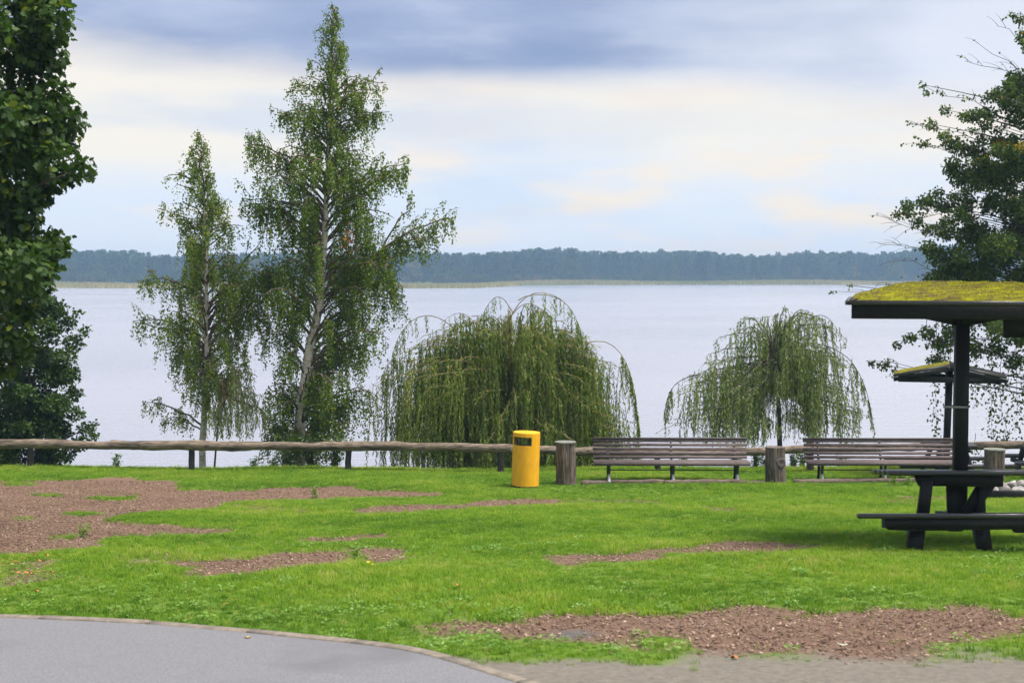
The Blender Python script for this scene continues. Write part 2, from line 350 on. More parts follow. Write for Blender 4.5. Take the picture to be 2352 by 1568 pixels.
# ------------------------------------------------------------------ ground cover map (where the turf is worn to bark mulch)
def in_poly(px, py, poly):
    poly = np.asarray(poly, float); ins = np.zeros(px.shape, bool); j = len(poly) - 1
    for i in range(len(poly)):
        xi, yi = poly[i]; xj, yj = poly[j]
        c = ((yi > py) != (yj > py)) & (px < (xj - xi) * (py - yi) / (yj - yi + 1e-9) + xi)
        ins ^= c; j = i
    return ins
PATCH = [
 [(-400, 1128), (0, 1104), (79, 1103), (147, 1102), (222, 1099), (246, 1095), (294, 1095), (328, 1103), (407, 1102), (403, 1113), (444, 1124), (588, 1126), (608, 1119), (803, 1115), (846, 1125), (959, 1127), (1030, 1133), (997, 1138), (901, 1140), (804, 1140), (718, 1143), (547, 1149), (496, 1165), (393, 1172), (290, 1178), (253, 1194), (290, 1199), (359, 1201), (478, 1211), (540, 1218), (540, 1221), (427, 1225), (362, 1226), (239, 1233), (239, 1250), (171, 1259), (85, 1267), (0, 1272), (-400, 1290)],
 [(386, 1288), (478, 1286), (615, 1274), (700, 1264), (803, 1260), (836, 1259), (923, 1257), (949, 1272), (939, 1282), (868, 1290), (804, 1285), (718, 1295), (581, 1313), (478, 1322), (407, 1322), (454, 1305), (393, 1295)],
 [(677, 1237), (721, 1230), (803, 1230), (900, 1225), (913, 1230), (804, 1240), (684, 1242)],
 [(810, 1170), (868, 1161), (965, 1157), (1062, 1157), (1104, 1149), (1207, 1143), (1288, 1145), (1300, 1156), (1175, 1159), (1094, 1164), (1013, 1170), (933, 1175), (836, 1180)],
 [(1262, 1275), (1320, 1270), (1417, 1267), (1497, 1261), (1550, 1258), (1625, 1248), (1670, 1239), (1755, 1241), (1840, 1248), (1905, 1251), (1857, 1258), (1755, 1267), (1636, 1267), (1550, 1268), (1481, 1286), (1368, 1292), (1288, 1293), (1268, 1285)],
 [(952, 1440), (1010, 1433), (1062, 1430), (1078, 1422), (1159, 1424), (1256, 1407), (1288, 1411), (1401, 1404), (1465, 1407), (1550, 1408), (1618, 1391), (1704, 1393), (1789, 1398), (1857, 1406), (1959, 1403), (2044, 1393), (2164, 1393), (2249, 1386), (2300, 1403), (2352, 1417), (2600, 1430), (2600, 1460), (2352, 1453), (2266, 1460), (2164, 1477), (2113, 1502), (2062, 1520), (1891, 1522), (1880, 1500), (1823, 1487), (1740, 1500), (1687, 1514), (1620, 1512), (1570, 1490), (1480, 1490), (1417, 1484), (1368, 1478), (1256, 1469), (1159, 1464), (1127, 1449), (1030, 1459), (965, 1449)],
]
SPARSE = [[(1290, 1145), (1523, 1149), (1530, 1156), (1300, 1157)], [(290, 1270), (400, 1266), (420, 1290), (300, 1300)], [(540, 1155), (760, 1175), (700, 1182), (540, 1172)], [(2010, 1141), (2180, 1136), (2200, 1152), (2040, 1156)], [(1620, 1160), (1700, 1166), (1690, 1178), (1600, 1170)],
          [(0, 1290), (130, 1285), (140, 1335), (0, 1345)]]
ISLE = [(253, 1143, 60, 5), (113, 1136, 44, 3.5), (48, 1110, 32, 5), (195, 1178, 46, 6), (155, 1231, 28, 4), (60, 1190, 30, 3), (440, 1121, 30, 4), (812, 1275, 22, 8), (1520, 1470, 55, 14), (1000, 1452, 22, 8), (1820, 1506, 60, 12)]
_wn = [(RNG.uniform(0, 6.28), RNG.uniform(0, 6.28), RNG.uniform(0.6, 1.4)) for _ in range(40)]
def wobble(X, Y, f0=1.0, k=0):
    o = np.zeros_like(X)
    for i in range(8):
        a, p, m = _wn[(i + k) % 40]; fr = f0 * 1.5 ** i
        o = o + np.sin((X * math.cos(a) + Y * math.sin(a)) * fr * m + p) / 1.35 ** i
    return o / 3.0
KERB = [(-900, 1400), (0, 1419), (170, 1426), (342, 1434), (561, 1453), (804, 1478), (880, 1486), (956, 1497), (1010, 1510), (1062, 1527), (1127, 1547), (1201, 1570), (1300, 1605)]
KW = np.array([ground(*q) for q in KERB])
def cover(X, Y, Z=None):
    """bare 0..1, dirt 0..1, damp 0..1 at places on the slope"""
    X = np.asarray(X, float); Y = np.asarray(Y, float)
    if Z is None: Z = gz(X, Y)
    # small wander of the turf edge, in metres
    Xw = X + 0.10 * wobble(X, Y, 5.0, 3) + 0.05 * wobble(X, Y, 17.0, 9); Yw = Y + 0.14 * wobble(X, Y, 4.0, 13) + 0.06 * wobble(X, Y, 15.0, 21)
    px, py = project(Xw, Yw, Z)
    bare = np.zeros(X.shape)
    for p in PATCH: bare = np.maximum(bare, in_poly(px, py, p).astype(float))
    for (cx, cy, rx, ry) in ISLE: bare = np.where(((px - cx) / rx) ** 2 + ((py - cy) / ry) ** 2 < 1 + 0.5 * wobble(X, Y, 9.0, 5), 0.0, bare)
    for p in SPARSE: bare = np.maximum(bare, np.where(in_poly(px, py, p), 0.45 + 0.5 * wobble(X, Y, 6, 7), 0))
    bare = np.maximum(bare, np.clip((wobble(X, Y, 1.3, 17) - 1.05) * 1.6, 0, 0.4))
    dirt = ((py > 1516 + 4 * wobble(X, Y, 6, 2)) & (px > 1000)).astype(float)
    dirt = np.maximum(dirt, np.clip((py - 1488) / 26 + 0.35 * wobble(X, Y, 7, 8), 0, 0.75) * ((px > 1560) & (py < 1525)))
    damp = np.clip(1.3 - (((px - 1328) / 62) ** 2 + ((py - 1455) / 13) ** 2), 0, 1)
    return bare, dirt, damp

# ------------------------------------------------------------------ ground sheet
def grid_mesh(xs, ys, zf):
    X, Y = np.meshgrid(xs, ys); Z = zf(X, Y)
    n, m = X.shape
    i = np.arange(n - 1)[:, None] * m; k = np.arange(m - 1)[None, :]
    q = np.stack([i + k, i + k + 1, i + m + k + 1, i + m + k], -1).reshape(-1, 4)
    return np.stack([X.ravel(), Y.ravel(), Z.ravel()], -1), q, X, Y, Z
def col_attr(me, name, vals):
    a = me.attributes.new(name, 'FLOAT', 'POINT'); a.data.foreach_set('value', np.asarray(vals, np.float32).ravel())
def path_mask(X, Y):
    ky = np.interp(X, KW[:, 0], KW[:, 1]); return Y < ky
xs = np.concatenate([np.linspace(-60, -16, 30)[:-1], np.linspace(-16, 16, 321), np.linspace(16, 60, 30)[1:]])
ys = np.concatenate([np.linspace(-30, 7.6, 26)[:-1], np.linspace(7.6, 20, 190)[:-1], np.linspace(20, 36, 150), np.linspace(36.5, 60, 16)])
gv, gq, GX, GY, GZm = grid_mesh(xs, ys, gz)
b_ = np.zeros(GX.shape); d_ = np.zeros(GX.shape); w_ = np.zeros(GX.shape)
for ox, oy in ((0, 0), (0.05, 0.06), (-0.05, 0.06), (0.05, -0.06), (-0.05, -0.06)):
    q_ = cover(GX + ox, GY + oy, gz(GX + ox, GY + oy)); b_ += q_[0] / 5; d_ += q_[1] / 5; w_ += q_[2] / 5
gv[:, 2] -= 0.012 * b_.ravel() * (GY.ravel() > 8)
mb = MB(); mb.add(gv, gq)
def ground_material():
    m, nt, out = new_mat('lawn_soil_and_mulch')
    b = nt.nodes.new('ShaderNodeBsdfPrincipled'); nt.links.new(b.outputs[0], out.inputs[0]); b.inputs['Roughness'].default_value = 0.95
    b.inputs['Specular IOR Level'].default_value = 0.15
    def attr(n):
        a = nt.nodes.new('ShaderNodeAttribute'); a.attribute_name = n; return a.outputs['Fac']
    def mix(f, a, c):
        n = nt.nodes.new('ShaderNodeMix'); n.data_type = 'RGBA'; nt.links.new(f, n.inputs[0]); nt.links.new(a, n.inputs[6]); nt.links.new(c, n.inputs[7]); return n.outputs[2]
    g = ramp(nt, noise_tex(nt, s=9), [(0.3, (0.075, 0.135, 0.014)), (0.7, (0.13, 0.20, 0.022))])
    mu = ramp(nt, noise_tex(nt, s=38, detail=8, rough=0.8), [(0.30, (0.070, 0.038, 0.027)), (0.5, (0.160, 0.098, 0.066)), (0.72, (0.28, 0.175, 0.122))])
    di = ramp(nt, noise_tex(nt, s=16, detail=8, rough=0.7), [(0.3, (0.12, 0.105, 0.085)), (0.7, (0.22, 0.192, 0.158))])
    da = ramp(nt, noise_tex(nt, s=12, detail=8), [(0.3, (0.075, 0.07, 0.068)), (0.7, (0.13, 0.12, 0.115))])
    c = mix(attr('bare'), g, mu); c = mix(attr('dirt'), c, di); c = mix(attr('damp'), c, da)
    nt.links.new(c, b.inputs['Base Color'])
    bp = nt.nodes.new('ShaderNodeBump'); bp.inputs['Strength'].default_value = 0.7; bp.inputs['Distance'].default_value = 0.02
    nt.links.new(noise_tex(nt, s=40, detail=8, rough=0.8), bp.inputs['Height']); nt.links.new(bp.outputs[0], b.inputs['Normal'])
    return m
M['ground'] = ground_material()
gnd = mb.build('ground', M['ground'], smooth=True, kind='structure')
col_attr(gnd.data, 'bare', b_); col_attr(gnd.data, 'dirt', d_); col_attr(gnd.data, 'damp', w_)

# asphalt path and its kerb of short stones
kx = np.linspace(KW[0, 0], KW[-1, 0], 160); ky = np.interp(kx, KW[:, 0], KW[:, 1])
ky = np.convolve(np.pad(ky, 4, mode='edge'), np.ones(9) / 9, 'valid')
pv = []; pf = []
NR = 24
for i in range(160):
    for j in range(NR):
        yy = ky[i] - 0.055 + (-6 - ky[i]) * (j / (NR - 1)) ** 1.5; pv.append((kx[i], yy, float(gz(kx[i], yy)) + 0.016))
for i in range(159):
    for j in range(NR - 1): pf.append((i * NR + j, i * NR + j + 1, (i + 1) * NR + j + 1, (i + 1) * NR + j))
MB().add(pv, np.array(pf)).build('path', M['asphalt'], smooth=True, kind='structure')
kerb = thing('kerb', 'x', 'kerb', (0, 0, 0)); del kerb['label']; del kerb['category']; kerb['kind'] = 'structure'
sl = np.concatenate([[0], np.cumsum(np.hypot(np.diff(kx), np.diff(ky)))])
pos = 0.0
while pos < sl[-1] - 0.3:
    ln = 0.98
    t = np.linspace(pos, min(pos + ln, sl[-1]), 5)
    cx_ = np.interp(t, sl, kx); cy_ = np.interp(t, sl, ky); dx = np.gradient(cx_); dy = np.gradient(cy_); q = np.hypot(dx, dy); nx, ny = -dy / q, dx / q
    if cx_[0] > -6 and cy_[-1] > 6.5:
        k = MB(); sec = [(-0.05, -0.12), (-0.05, 0.022), (-0.042, 0.030), (0.042, 0.030), (0.05, 0.022), (0.05, -0.12)]
        jz = random.uniform(-0.004, 0.004); v = []
        for a in range(5):
            for (o_, h_) in sec: X_, Y_ = cx_[a] + nx[a] * o_, cy_[a] + ny[a] * o_; v.append((X_, Y_, float(gz(cx_[a], cy_[a])) + h_ + jz))
        f = [(a * 6 + c, a * 6 + c + 1, a * 6 + 7 + c, a * 6 + 6 + c) for a in range(4) for c in range(5)] + [tuple(range(5, -1, -1)), tuple(range(24, 30))]
        k.add(v, f).build('kerb_stone', M['kerb'], kerb)
    pos += ln + 0.012

# ------------------------------------------------------------------ lake
def water_material():
    m, nt, out = new_mat('lake_water')
    b = nt.nodes.new('ShaderNodeBsdfPrincipled'); nt.links.new(b.outputs[0], out.inputs[0])
    b.inputs['Base Color'].default_value = (0.30, 0.30, 0.335, 1); b.inputs['IOR'].default_value = 2.2; b.inputs['Roughness'].default_value = 0.17
    b.inputs['Specular IOR Level'].default_value = 0.5
    f1 = noise_tex(nt, (0.55, 2.6, 1), 1.0, 5, 0.62); f2 = noise_tex(nt, (0.05, 0.22, 1), 1.0, 4, 0.5, w=5.0)
    f3 = noise_tex(nt, (0.008, 0.022, 1), 1.0, 3, 0.5, w=9.0)
    ad = nt.nodes.new('ShaderNodeMath'); ad.operation = 'MULTIPLY_ADD'; nt.links.new(f2, ad.inputs[0]); ad.inputs[1].default_value = 0.8; nt.links.new(f1, ad.inputs[2])
    bp = nt.nodes.new('ShaderNodeBump'); bp.inputs['Distance'].default_value = 0.15
    st = ramp(nt, f3, [(0.36, (0.42,) * 3), (0.64, (0.62,) * 3)]); nt.links.new(st, bp.inputs['Strength'])
    rv = ramp(nt, f3, [(0.38, (0.14,) * 3), (0.62, (0.22,) * 3)]); nt.links.new(rv, b.inputs['Roughness']); nt.links.new(ad.outputs[0], bp.inputs['Height']); nt.links.new(bp.outputs[0], b.inputs['Normal'])
    return m
M['water'] = water_material()
lv, lq, *_ = grid_mesh(np.linspace(-900, 900, 40), np.concatenate([np.linspace(33, 80, 20), np.linspace(90, 1000, 40)]), lambda X, Y: X * 0)
MB().add(lv, lq).build('lake_water', M['water'], kind='structure')

# ------------------------------------------------------------------ far shore: low land, reed belts, wood
M['far_soil'] = mat('far_meadow', (0.06, 0.08, 0.03), (0.12, 0.13, 0.06), s=0.05, rough=0.95)
fx = np.linspace(-1100, 1100, 45)
def shoreY(X): return np.where(X < -16, 585.0, np.where(X > 10, 742.0, 585 + (X + 16) / 26 * 157)) + 12 * np.sin(X * 0.021) + np.clip(X, 0, 400) * 0.22
fv = []; fq = []
for i, X_ in enumerate(fx):
    s0 = float(shoreY(X_))
    for j, (dy_, z_) in enumerate(((-14, -0.6), (0, -0.05), (15, 0.25), (80, 0.7), (400, 2.0), (900, 3.0))): fv.append((X_, s0 + dy_, z_))
for i in range(len(fx) - 1):
    for j in range(5): fq.append((i * 6 + j, (i + 1) * 6 + j, (i + 1) * 6 + j + 1, i * 6 + j + 1))
MB().add(fv, np.array(fq)).build('far_shore_terrain', M['far_soil'], kind='structure')
rg = np.random.default_rng(3)
M['reed'] = leaf_mat('reed', [(0.0, (0.20, 0.22, 0.07)), (0.5, (0.34, 0.31, 0.13)), (1.0, (0.46, 0.37, 0.19))], trans=0.2, rough=0.8, spec=0.1)
nr = 42000
X_ = rg.uniform(-330, 330, nr); dep = rg.random(nr) ** 1.3 * 60
Y_ = shoreY(X_) - 10 + dep + 2.5 * np.sin(X_ * 0.2)
hgt = rg.uniform(2.1, 3.0, nr) * (0.9 + 0.15 * np.sin(X_ * 0.05)); hgt *= np.clip(0.55 + dep / 20, 0, 1)
base_ = np.stack([X_, Y_, np.full(nr, -0.1)], -1)
ax = np.stack([rg.normal(0, 0.08, nr), rg.normal(0, 0.08, nr), np.ones(nr)], -1)
rb = MB(); patch_ = 0.5 + 0.35 * np.sin(X_ * 0.035 + 1) + 0.15 * np.sin(X_ * 0.11)
add_leaves(rb, base_, ax, hgt, rg.uniform(0.25, 0.6, nr), np.array([(0, 0.3, 0), (0.6, 0.5, 0.05), (1, 0, 0.1), (0.6, -0.5, 0.05), (0, -0.3, 0)]), rg, np.clip(patch_ * 0.6 + rg.random(nr) * 0.45, 0, 1), nrm=np.array([0.01, 0, 0]) + 0, nspread=0.2)
rb.build('reed_belt', M['reed'], kind='stuff', label='beige green reed belt along the far lake shore', category='reeds')

proto_col = {}
def instancer(name, protos, pos, rotz, scl, idx, tint, tilt=None, **tags):
    """one object of points, each point carrying one of the small meshes"""
    c = bpy.data.collections.new(name + '_kinds'); 
    for p in protos: c.objects.link(p)
    me = bpy.data.meshes.new(name); n = len(pos)
    me.vertices.add(n); me.vertices.foreach_set('co', np.asarray(pos, np.float32).ravel())
    r = np.zeros((n, 3), np.float32); r[:, 2] = rotz
    if tilt is not None: r[:, 0] = tilt[:, 0]; r[:, 1] = tilt[:, 1]
    a = me.attributes.new('rot', 'FLOAT_VECTOR', 'POINT'); a.data.foreach_set('vector', r.ravel())
    sc_ = np.asarray(scl, np.float32); sc_ = np.repeat(sc_[:, None], 3, 1) if sc_.ndim == 1 else sc_
    a = me.attributes.new('scl', 'FLOAT_VECTOR', 'POINT'); a.data.foreach_set('vector', sc_.ravel())
    a = me.attributes.new('tint', 'FLOAT', 'POINT'); a.data.foreach_set('value', np.asarray(tint, np.float32))
    a = me.attributes.new('pick', 'INT', 'POINT'); a.data.foreach_set('value', np.asarray(idx, np.int32))
    me.update()
    o = bpy.data.objects.new(name, me); col.objects.link(o)
    ng = bpy.data.node_groups.new(name + '_nodes', 'GeometryNodeTree')
    ng.interface.new_socket('Geometry', in_out='INPUT', socket_type='NodeSocketGeometry'); ng.interface.new_socket('Geometry', in_out='OUTPUT', socket_type='NodeSocketGeometry')
    gi = ng.nodes.new('NodeGroupInput'); go = ng.nodes.new('NodeGroupOutput'); ip = ng.nodes.new('GeometryNodeInstanceOnPoints')
    ci = ng.nodes.new('GeometryNodeCollectionInfo'); ci.inputs['Collection'].default_value = c; ci.inputs['Separate Children'].default_value = True; ci.inputs['Reset Children'].default_value = True
    def na(nm, dt):
        q = ng.nodes.new('GeometryNodeInputNamedAttribute'); q.data_type = dt; q.inputs['Name'].default_value = nm; return q.outputs['Attribute']
    ng.links.new(gi.outputs[0], ip.inputs['Points']); ng.links.new(ci.outputs[0], ip.inputs['Instance']); ip.inputs['Pick Instance'].default_value = True
    ng.links.new(na('pick', 'INT'), ip.inputs['Instance Index'])
    e2r = ng.nodes.new('FunctionNodeEulerToRotation'); ng.links.new(na('rot', 'FLOAT_VECTOR'), e2r.inputs[0]); ng.links.new(e2r.outputs[0], ip.inputs['Rotation'])
    ng.links.new(na('scl', 'FLOAT_VECTOR'), ip.inputs['Scale']); ng.links.new(ip.outputs[0], go.inputs[0])
    md = o.modifiers.new('scatter', 'NODES'); md.node_group = ng
    for k, v in tags.items(): o[k] = v
    return o
def proto(name, mb_, *mats):
    me = mb_.mesh(name)
    for m_ in mats: me.materials.append(m_)
    return bpy.data.objects.new(name, me)

M['pine'] = leaf_mat('far_pine_needles', [(0.0, (0.014, 0.040, 0.022)), (0.6, (0.034, 0.074, 0.036)), (1.0, (0.065, 0.105, 0.045))], trans=0.1, inst=True, attr='tint', rough=0.8, spec=0.1)
M['far_leaf'] = leaf_mat('far_broadleaf', [(0.0, (0.04, 0.07, 0.025)), (0.7, (0.075, 0.10, 0.03)), (1.0, (0.16, 0.10, 0.05))], trans=0.2, inst=True, attr='tint', rough=0.8, spec=0.1)
pines = []
for k in range(6):
    mb = MB(); n = 320; t = rg.random(n); lo_ = (0.10, 0.3, 0.05, 0.12)[k % 4]; zc = lo_ + (1 - lo_) * t; rad = 0.155 * np.sqrt(np.clip(1 - t, 0, 1)) * (0.75 + 0.35 * rg.random(n)) + 0.012
    if k % 3 == 0: rad = 0.15 * np.clip(1 - t, 0, 1) * (0.7 + 0.5 * rg.random(n)) + 0.008
    th = rg.random(n) * 6.283; rr = rad * np.sqrt(rg.random(n))
    p = np.stack([rr * np.cos(th), rr * np.sin(th), zc - 0.02], -1); axs = np.stack([np.cos(th), np.sin(th), rg.normal(0.1, 0.5, n)], -1)
    add_leaves(mb, p, axs, rg.uniform(0.05, 0.10, n), rg.uniform(0.035, 0.075, n), T_RHOMB, rg)
    mb.tube([(0, 0, -0.03), (0.004, 0, 0.5), (0, 0, 0.98)], [0.016, 0.011, 0.002], 5)
    pines.append(proto('far_pine', mb, M['pine']))
broad = []
for k in range(4):
    mb = MB(); n = 260; d = unit(rg.normal(size=(n, 3))); q = rg.random(n) ** 0.4
    p = d * q[:, None] * np.array([0.36, 0.36, 0.42]) + np.array([0, 0, 0.56]); p += 0.05 * np.sin(p * 14 + k)
    add_leaves(mb, p, d + rg.normal(size=(n, 3)) * 0.5, rg.uniform(0.10, 0.18, n), rg.uniform(0.08, 0.14, n), T_RHOMB, rg)
    mb.tube([(0, 0, -0.03), (0, 0, 0.6)], [0.03, 0.01], 5)
    broad.append(proto('far_bush', mb, M['far_leaf']))
nf = 2300
X_ = rg.uniform(-480, 520, nf); dep = rg.random(nf) ** 0.8 * 130
Y_ = shoreY(X_) + 55 + dep; Y_ = np.where(X_ < 0, np.maximum(Y_, 770 + dep), Y_)
tall = 18.2 + 1.2 * np.sin(X_ * 0.02 + 1) + 0.9 * np.sin(X_ * 0.071) + rg.normal(0, 0.75, nf) - 2.4 + np.clip(X_ - 150, 0, 200) * 0.012 - np.clip(-X_ - 120, 0, 200) * 0.004
tall *= (Y_ / 800)
pos = np.stack([X_, Y_, np.full(nf, 0.7)], -1)
instancer('far_forest', pines, pos, rg.random(nf) * 6.28, tall, rg.integers(0, 6, nf), rg.random(nf), kind='stuff', label='dark blue green pine forest across the lake', category='forest')
nb = 420
X_ = rg.uniform(-440, 480, nb); Y_ = shoreY(X_) + 42 + rg.random(nb) * 16; Y_ = np.where(X_ < 0, np.maximum(Y_, 752 + rg.random(nb) * 12), Y_)
hb = rg.uniform(2.8, 5.5, nb); big = rg.random(nb) < 0.10; hb = np.where(big, rg.uniform(9, 14, nb), hb)
pos = np.stack([X_, Y_, np.full(nb, 0.2)], -1)
instancer('far_shore_bushes', broad, pos, rg.random(nb) * 6.28, np.stack([hb * np.where(big, 0.75, 1.25), hb * np.where(big, 0.75, 1.25), hb], -1), rg.integers(0, 4, nb), rg.random(nb), kind='stuff', label='paler bushes at the foot of the far pine forest', category='bushes')

# ------------------------------------------------------------------ log fence along the bank
fence = thing('log_fence', 'low log rail fence with dark posts running along the lake bank', 'fence', (0, 33, 1.0))
rail_top = [(-420, 1004, 33.9), (0, 1008, 33.7), (180, 1010, 33.6), (440, 1012, 33.5), (620, 1013.5, 33.45), (800, 1013, 33.4), (1000, 1015.5, 33.2), (1150, 1019, 33.1), (1330, 1026, 33.0), (1510, 1028, 32.9), (1720, 1027, 32.8), (1860, 1021, 32.8), (2060, 1017, 33.1), (2200, 1014, 33.5)]
def rail(pts, r0, sides=14, seed=0):
    rr_ = np.random.default_rng(seed)
    c = np.array([at(x, y, Y) for x, y, Y in pts]); c[:, 2] -= r0
    n = max(8, int(np.linalg.norm(c[-1] - c[0]) / 0.16)); t = np.linspace(0, 1, n)
    pp = poly_at(c, t); pp[:, 2] += 0.010 * np.sin(t * 17 + seed) + rr_.normal(0, 0.003, n); pp[:, 1] += 0.012 * np.sin(t * 11 + seed)
    rad = r0 * (1.0 + 0.07 * np.sin(t * 9 + seed * 2) + 0.05 * np.sin(t * 31 + seed)) * (1.06 - 0.12 * t)
    kn = rr_.random(n) < 0.06; rad[kn] *= 1.12
    return MB().tube(pp, rad, sides, jitter=0.07, rng=rr_)
def cut(x0, x1):
    X_ = [q[0] for q in rail_top]; f = lambda x: (x, np.interp(x, X_, [q[1] for q in rail_top]), np.interp(x, X_, [q[2] for q in rail_top]))
    return [f(x0)] + [q for q in rail_top if x0 < q[0] < x1] + [f(x1)]
RSEG = [(-400, 66), (74, 436), (444, 799), (806, 1157), (1164, 1508), (1514, 1858), (1864, 2058)]
for i, (a, b) in enumerate([(-400, 255), (255.6, 760), (760.6, 1172), (1172.6, 1515), (1515.6, 1862), (1862.6, 2196)]):
    rail(cut(a, b), [0.112, 0.112, 0.105, 0.105, 0.10, 0.098][i], seed=i + 1).build('rail', M['log'], fence, smooth=True)
rail([(2190, 1014, 33.6), (2300, 1013, 33.5), (2420, 1013, 33.4), (2700, 1014, 33.3)], 0.092, seed=9).build('rail', M['log'], fence, smooth=True, label='greenish weathered rail behind the log bin on the right')
def fpost(x, Y, ytop, r=0.072, seed=0, m='post'):
    top = at(x, ytop, Y); g = float(gz(top[0], Y)); rr_ = np.random.default_rng(seed)
    z = np.linspace(g - 0.3, top[2], 6)
    MB().tube(np.stack([top[0] + rr_.normal(0, 0.004, 6), np.full(6, Y), z], -1), r * (1.06 - 0.1 * np.linspace(0, 1, 6)), 12, jitter=0.05, rng=rr_).build('post', M[m], fence, smooth=False)
for i, (x, Y, yt) in enumerate([(70, 33.68, 1024), (440, 33.5, 1028), (800, 33.4, 1028), (1150, 33.1, 1034), (1510, 32.9, 1043), (2300, 33.5, 1028), (-310, 33.8, 1022)]):
    fpost(x, Y, yt, seed=i)
fpost(1861, 33.0, 1008, r=0.085, seed=33, m='logv')

# ------------------------------------------------------------------ slatted benches
def make_bench(label, loc, rz):
    t = thing('park_bench', label, 'bench', loc, 'slatted benches along the fence', rz)
    Ln = 3.32
    def slat(y, z, w, h, tilt, ln=Ln, dx=0.0):
        c, s_ = math.cos(tilt), math.sin(tilt)
        rot = np.array([[1, 0, 0], [0, c, -s_], [0, s_, c]])
        j = random.uniform(-0.008, 0.008)
        MB().box((j + dx, y, z), (ln, w, h), rot, 0.008).build('slat', M['slat'], t, local=True)
    for (y, z) in ((0.335, 0.838), (0.298, 0.752), (0.262, 0.666), (0.226, 0.580), (0.192, 0.496)): slat(y, z, 0.036, 0.064, R(-22))
    slat(0.345, 0.888, 0.075, 0.03, R(-10))
    for k in range(4): slat(0.125 - 0.118 * k, 0.425 + (0.008 if k == 3 else 0), 0.104, 0.038, R(2))
    slat(-0.288, 0.400, 0.034, 0.062, R(12))
    for x in (-1.34, 0.03, 1.40):
        p = MB()
        # front leg, S-curved, splayed foot
        p.tube([(x, -0.24, 0.39), (x, -0.20, 0.28), (x, -0.19, 0.18), (x, -0.24, 0.07), (x, -0.28, 0.02)], [0.034, 0.036, 0.032, 0.028, 0.03], 8)
        p.tube([(x, 0.17, 0.40), (x, 0.14, 0.27), (x, 0.16, 0.13), (x, 0.24, 0.02)], [0.03, 0.034, 0.03, 0.03], 8)
        p.tube([(x, -0.27, 0.375), (x, -0.05, 0.36), (x, 0.17, 0.385), (x, 0.24, 0.52), (x, 0.36, 0.87)], [0.022, 0.026, 0.028, 0.024, 0.018], 8)
        leg = p.build('leg', M['iron'], t, local=True, smooth=True)
        MB().tube([(x, -0.192, 0.165), (x, -0.232, 0.085), (x, -0.285, 0.022), (x, -0.31, 0.006)], [0.038, 0.036, 0.04, 0.035], 8).build('foot', M['bare_iron'], leg, local=True, smooth=True)
        for (y, z) in ((0.313, 0.83), (0.273, 0.74), (0.238, 0.65), (0.203, 0.56)):
            MB().tube([(x, y + 0.004, z), (x, y - 0.006, z)], 0.011, 6).build('bolt', M['bare_iron'], t, local=True)
    MB().tube([(-1.34, 0.02, 0.235), (1.40, 0.02, 0.235)], 0.011, 6).build('stay_rod', M['iron'], t, local=True)
    return t
for (x0, x1, yb, lab) in ((1366, 1716, 1104, 'long brown slatted bench between the two upright logs beside the yellow bin'), (1851, 2199, 1103, 'long brown slatted bench partly behind the dark shelter post')):
    g = ground((x0 + x1) / 2, yb); xc = at((x0 + x1) / 2, 1040, g[1])[0]
    make_bench(lab, (xc, g[1], g[2] - 0.005), R(-0.6))
def edging(name, label, pts, h, w, seed, group='ground timbers in front of the benches'):
    c = np.array([ground(*q) for q in pts]); rr_ = np.random.default_rng(seed); t = np.linspace(0, 1, 14); p = poly_at(c, t)
    m_ = MB(); v = []
    for i in range(14):
        z = p[i, 2]; a = w * (0.5 + rr_.uniform(-0.05, 0.05)); b = h + rr_.uniform(-0.012, 0.012)
        v += [(p[i, 0], p[i, 1] - a, z - 0.06), (p[i, 0], p[i, 1] - a, z + b - 0.015), (p[i, 0], p[i, 1] - a + 0.02, z + b), (p[i, 0], p[i, 1] + a - 0.02, z + b), (p[i, 0], p[i, 1] + a, z + b - 0.015), (p[i, 0], p[i, 1] + a, z - 0.06)]
    f = [(i * 6 + c_, i * 6 + (c_ + 1) % 6, i * 6 + 6 + (c_ + 1) % 6, i * 6 + 6 + c_) for i in range(13) for c_ in range(6)] + [(5, 4, 3, 2, 1, 0), tuple(range(78, 84))]
    return tag(m_.add(v, f).build(name, M['timber'], None), label, 'timber', group)
edging('ground_timber', 'rotting timber lying in grass left half of the bench beside yellow bin', [(1335, 1112), (1400, 1109), (1525, 1109)], 0.07, 0.16, 1)
edging('ground_timber', 'rotting timber lying in grass right half of the bench beside yellow bin', [(1526, 1111), (1620, 1110), (1709, 1110)], 0.085, 0.14, 2)
edging('ground_timber', 'thin end of timber in grass just left of the knotty log', [(1712, 1109), (1756, 1108.5)], 0.045, 0.10, 3)
edging('ground_timber', 'long timber lying in grass under the bench behind the shelter post', [(1822, 1108), (1960, 1107), (2105, 1106)], 0.075, 0.15, 4)

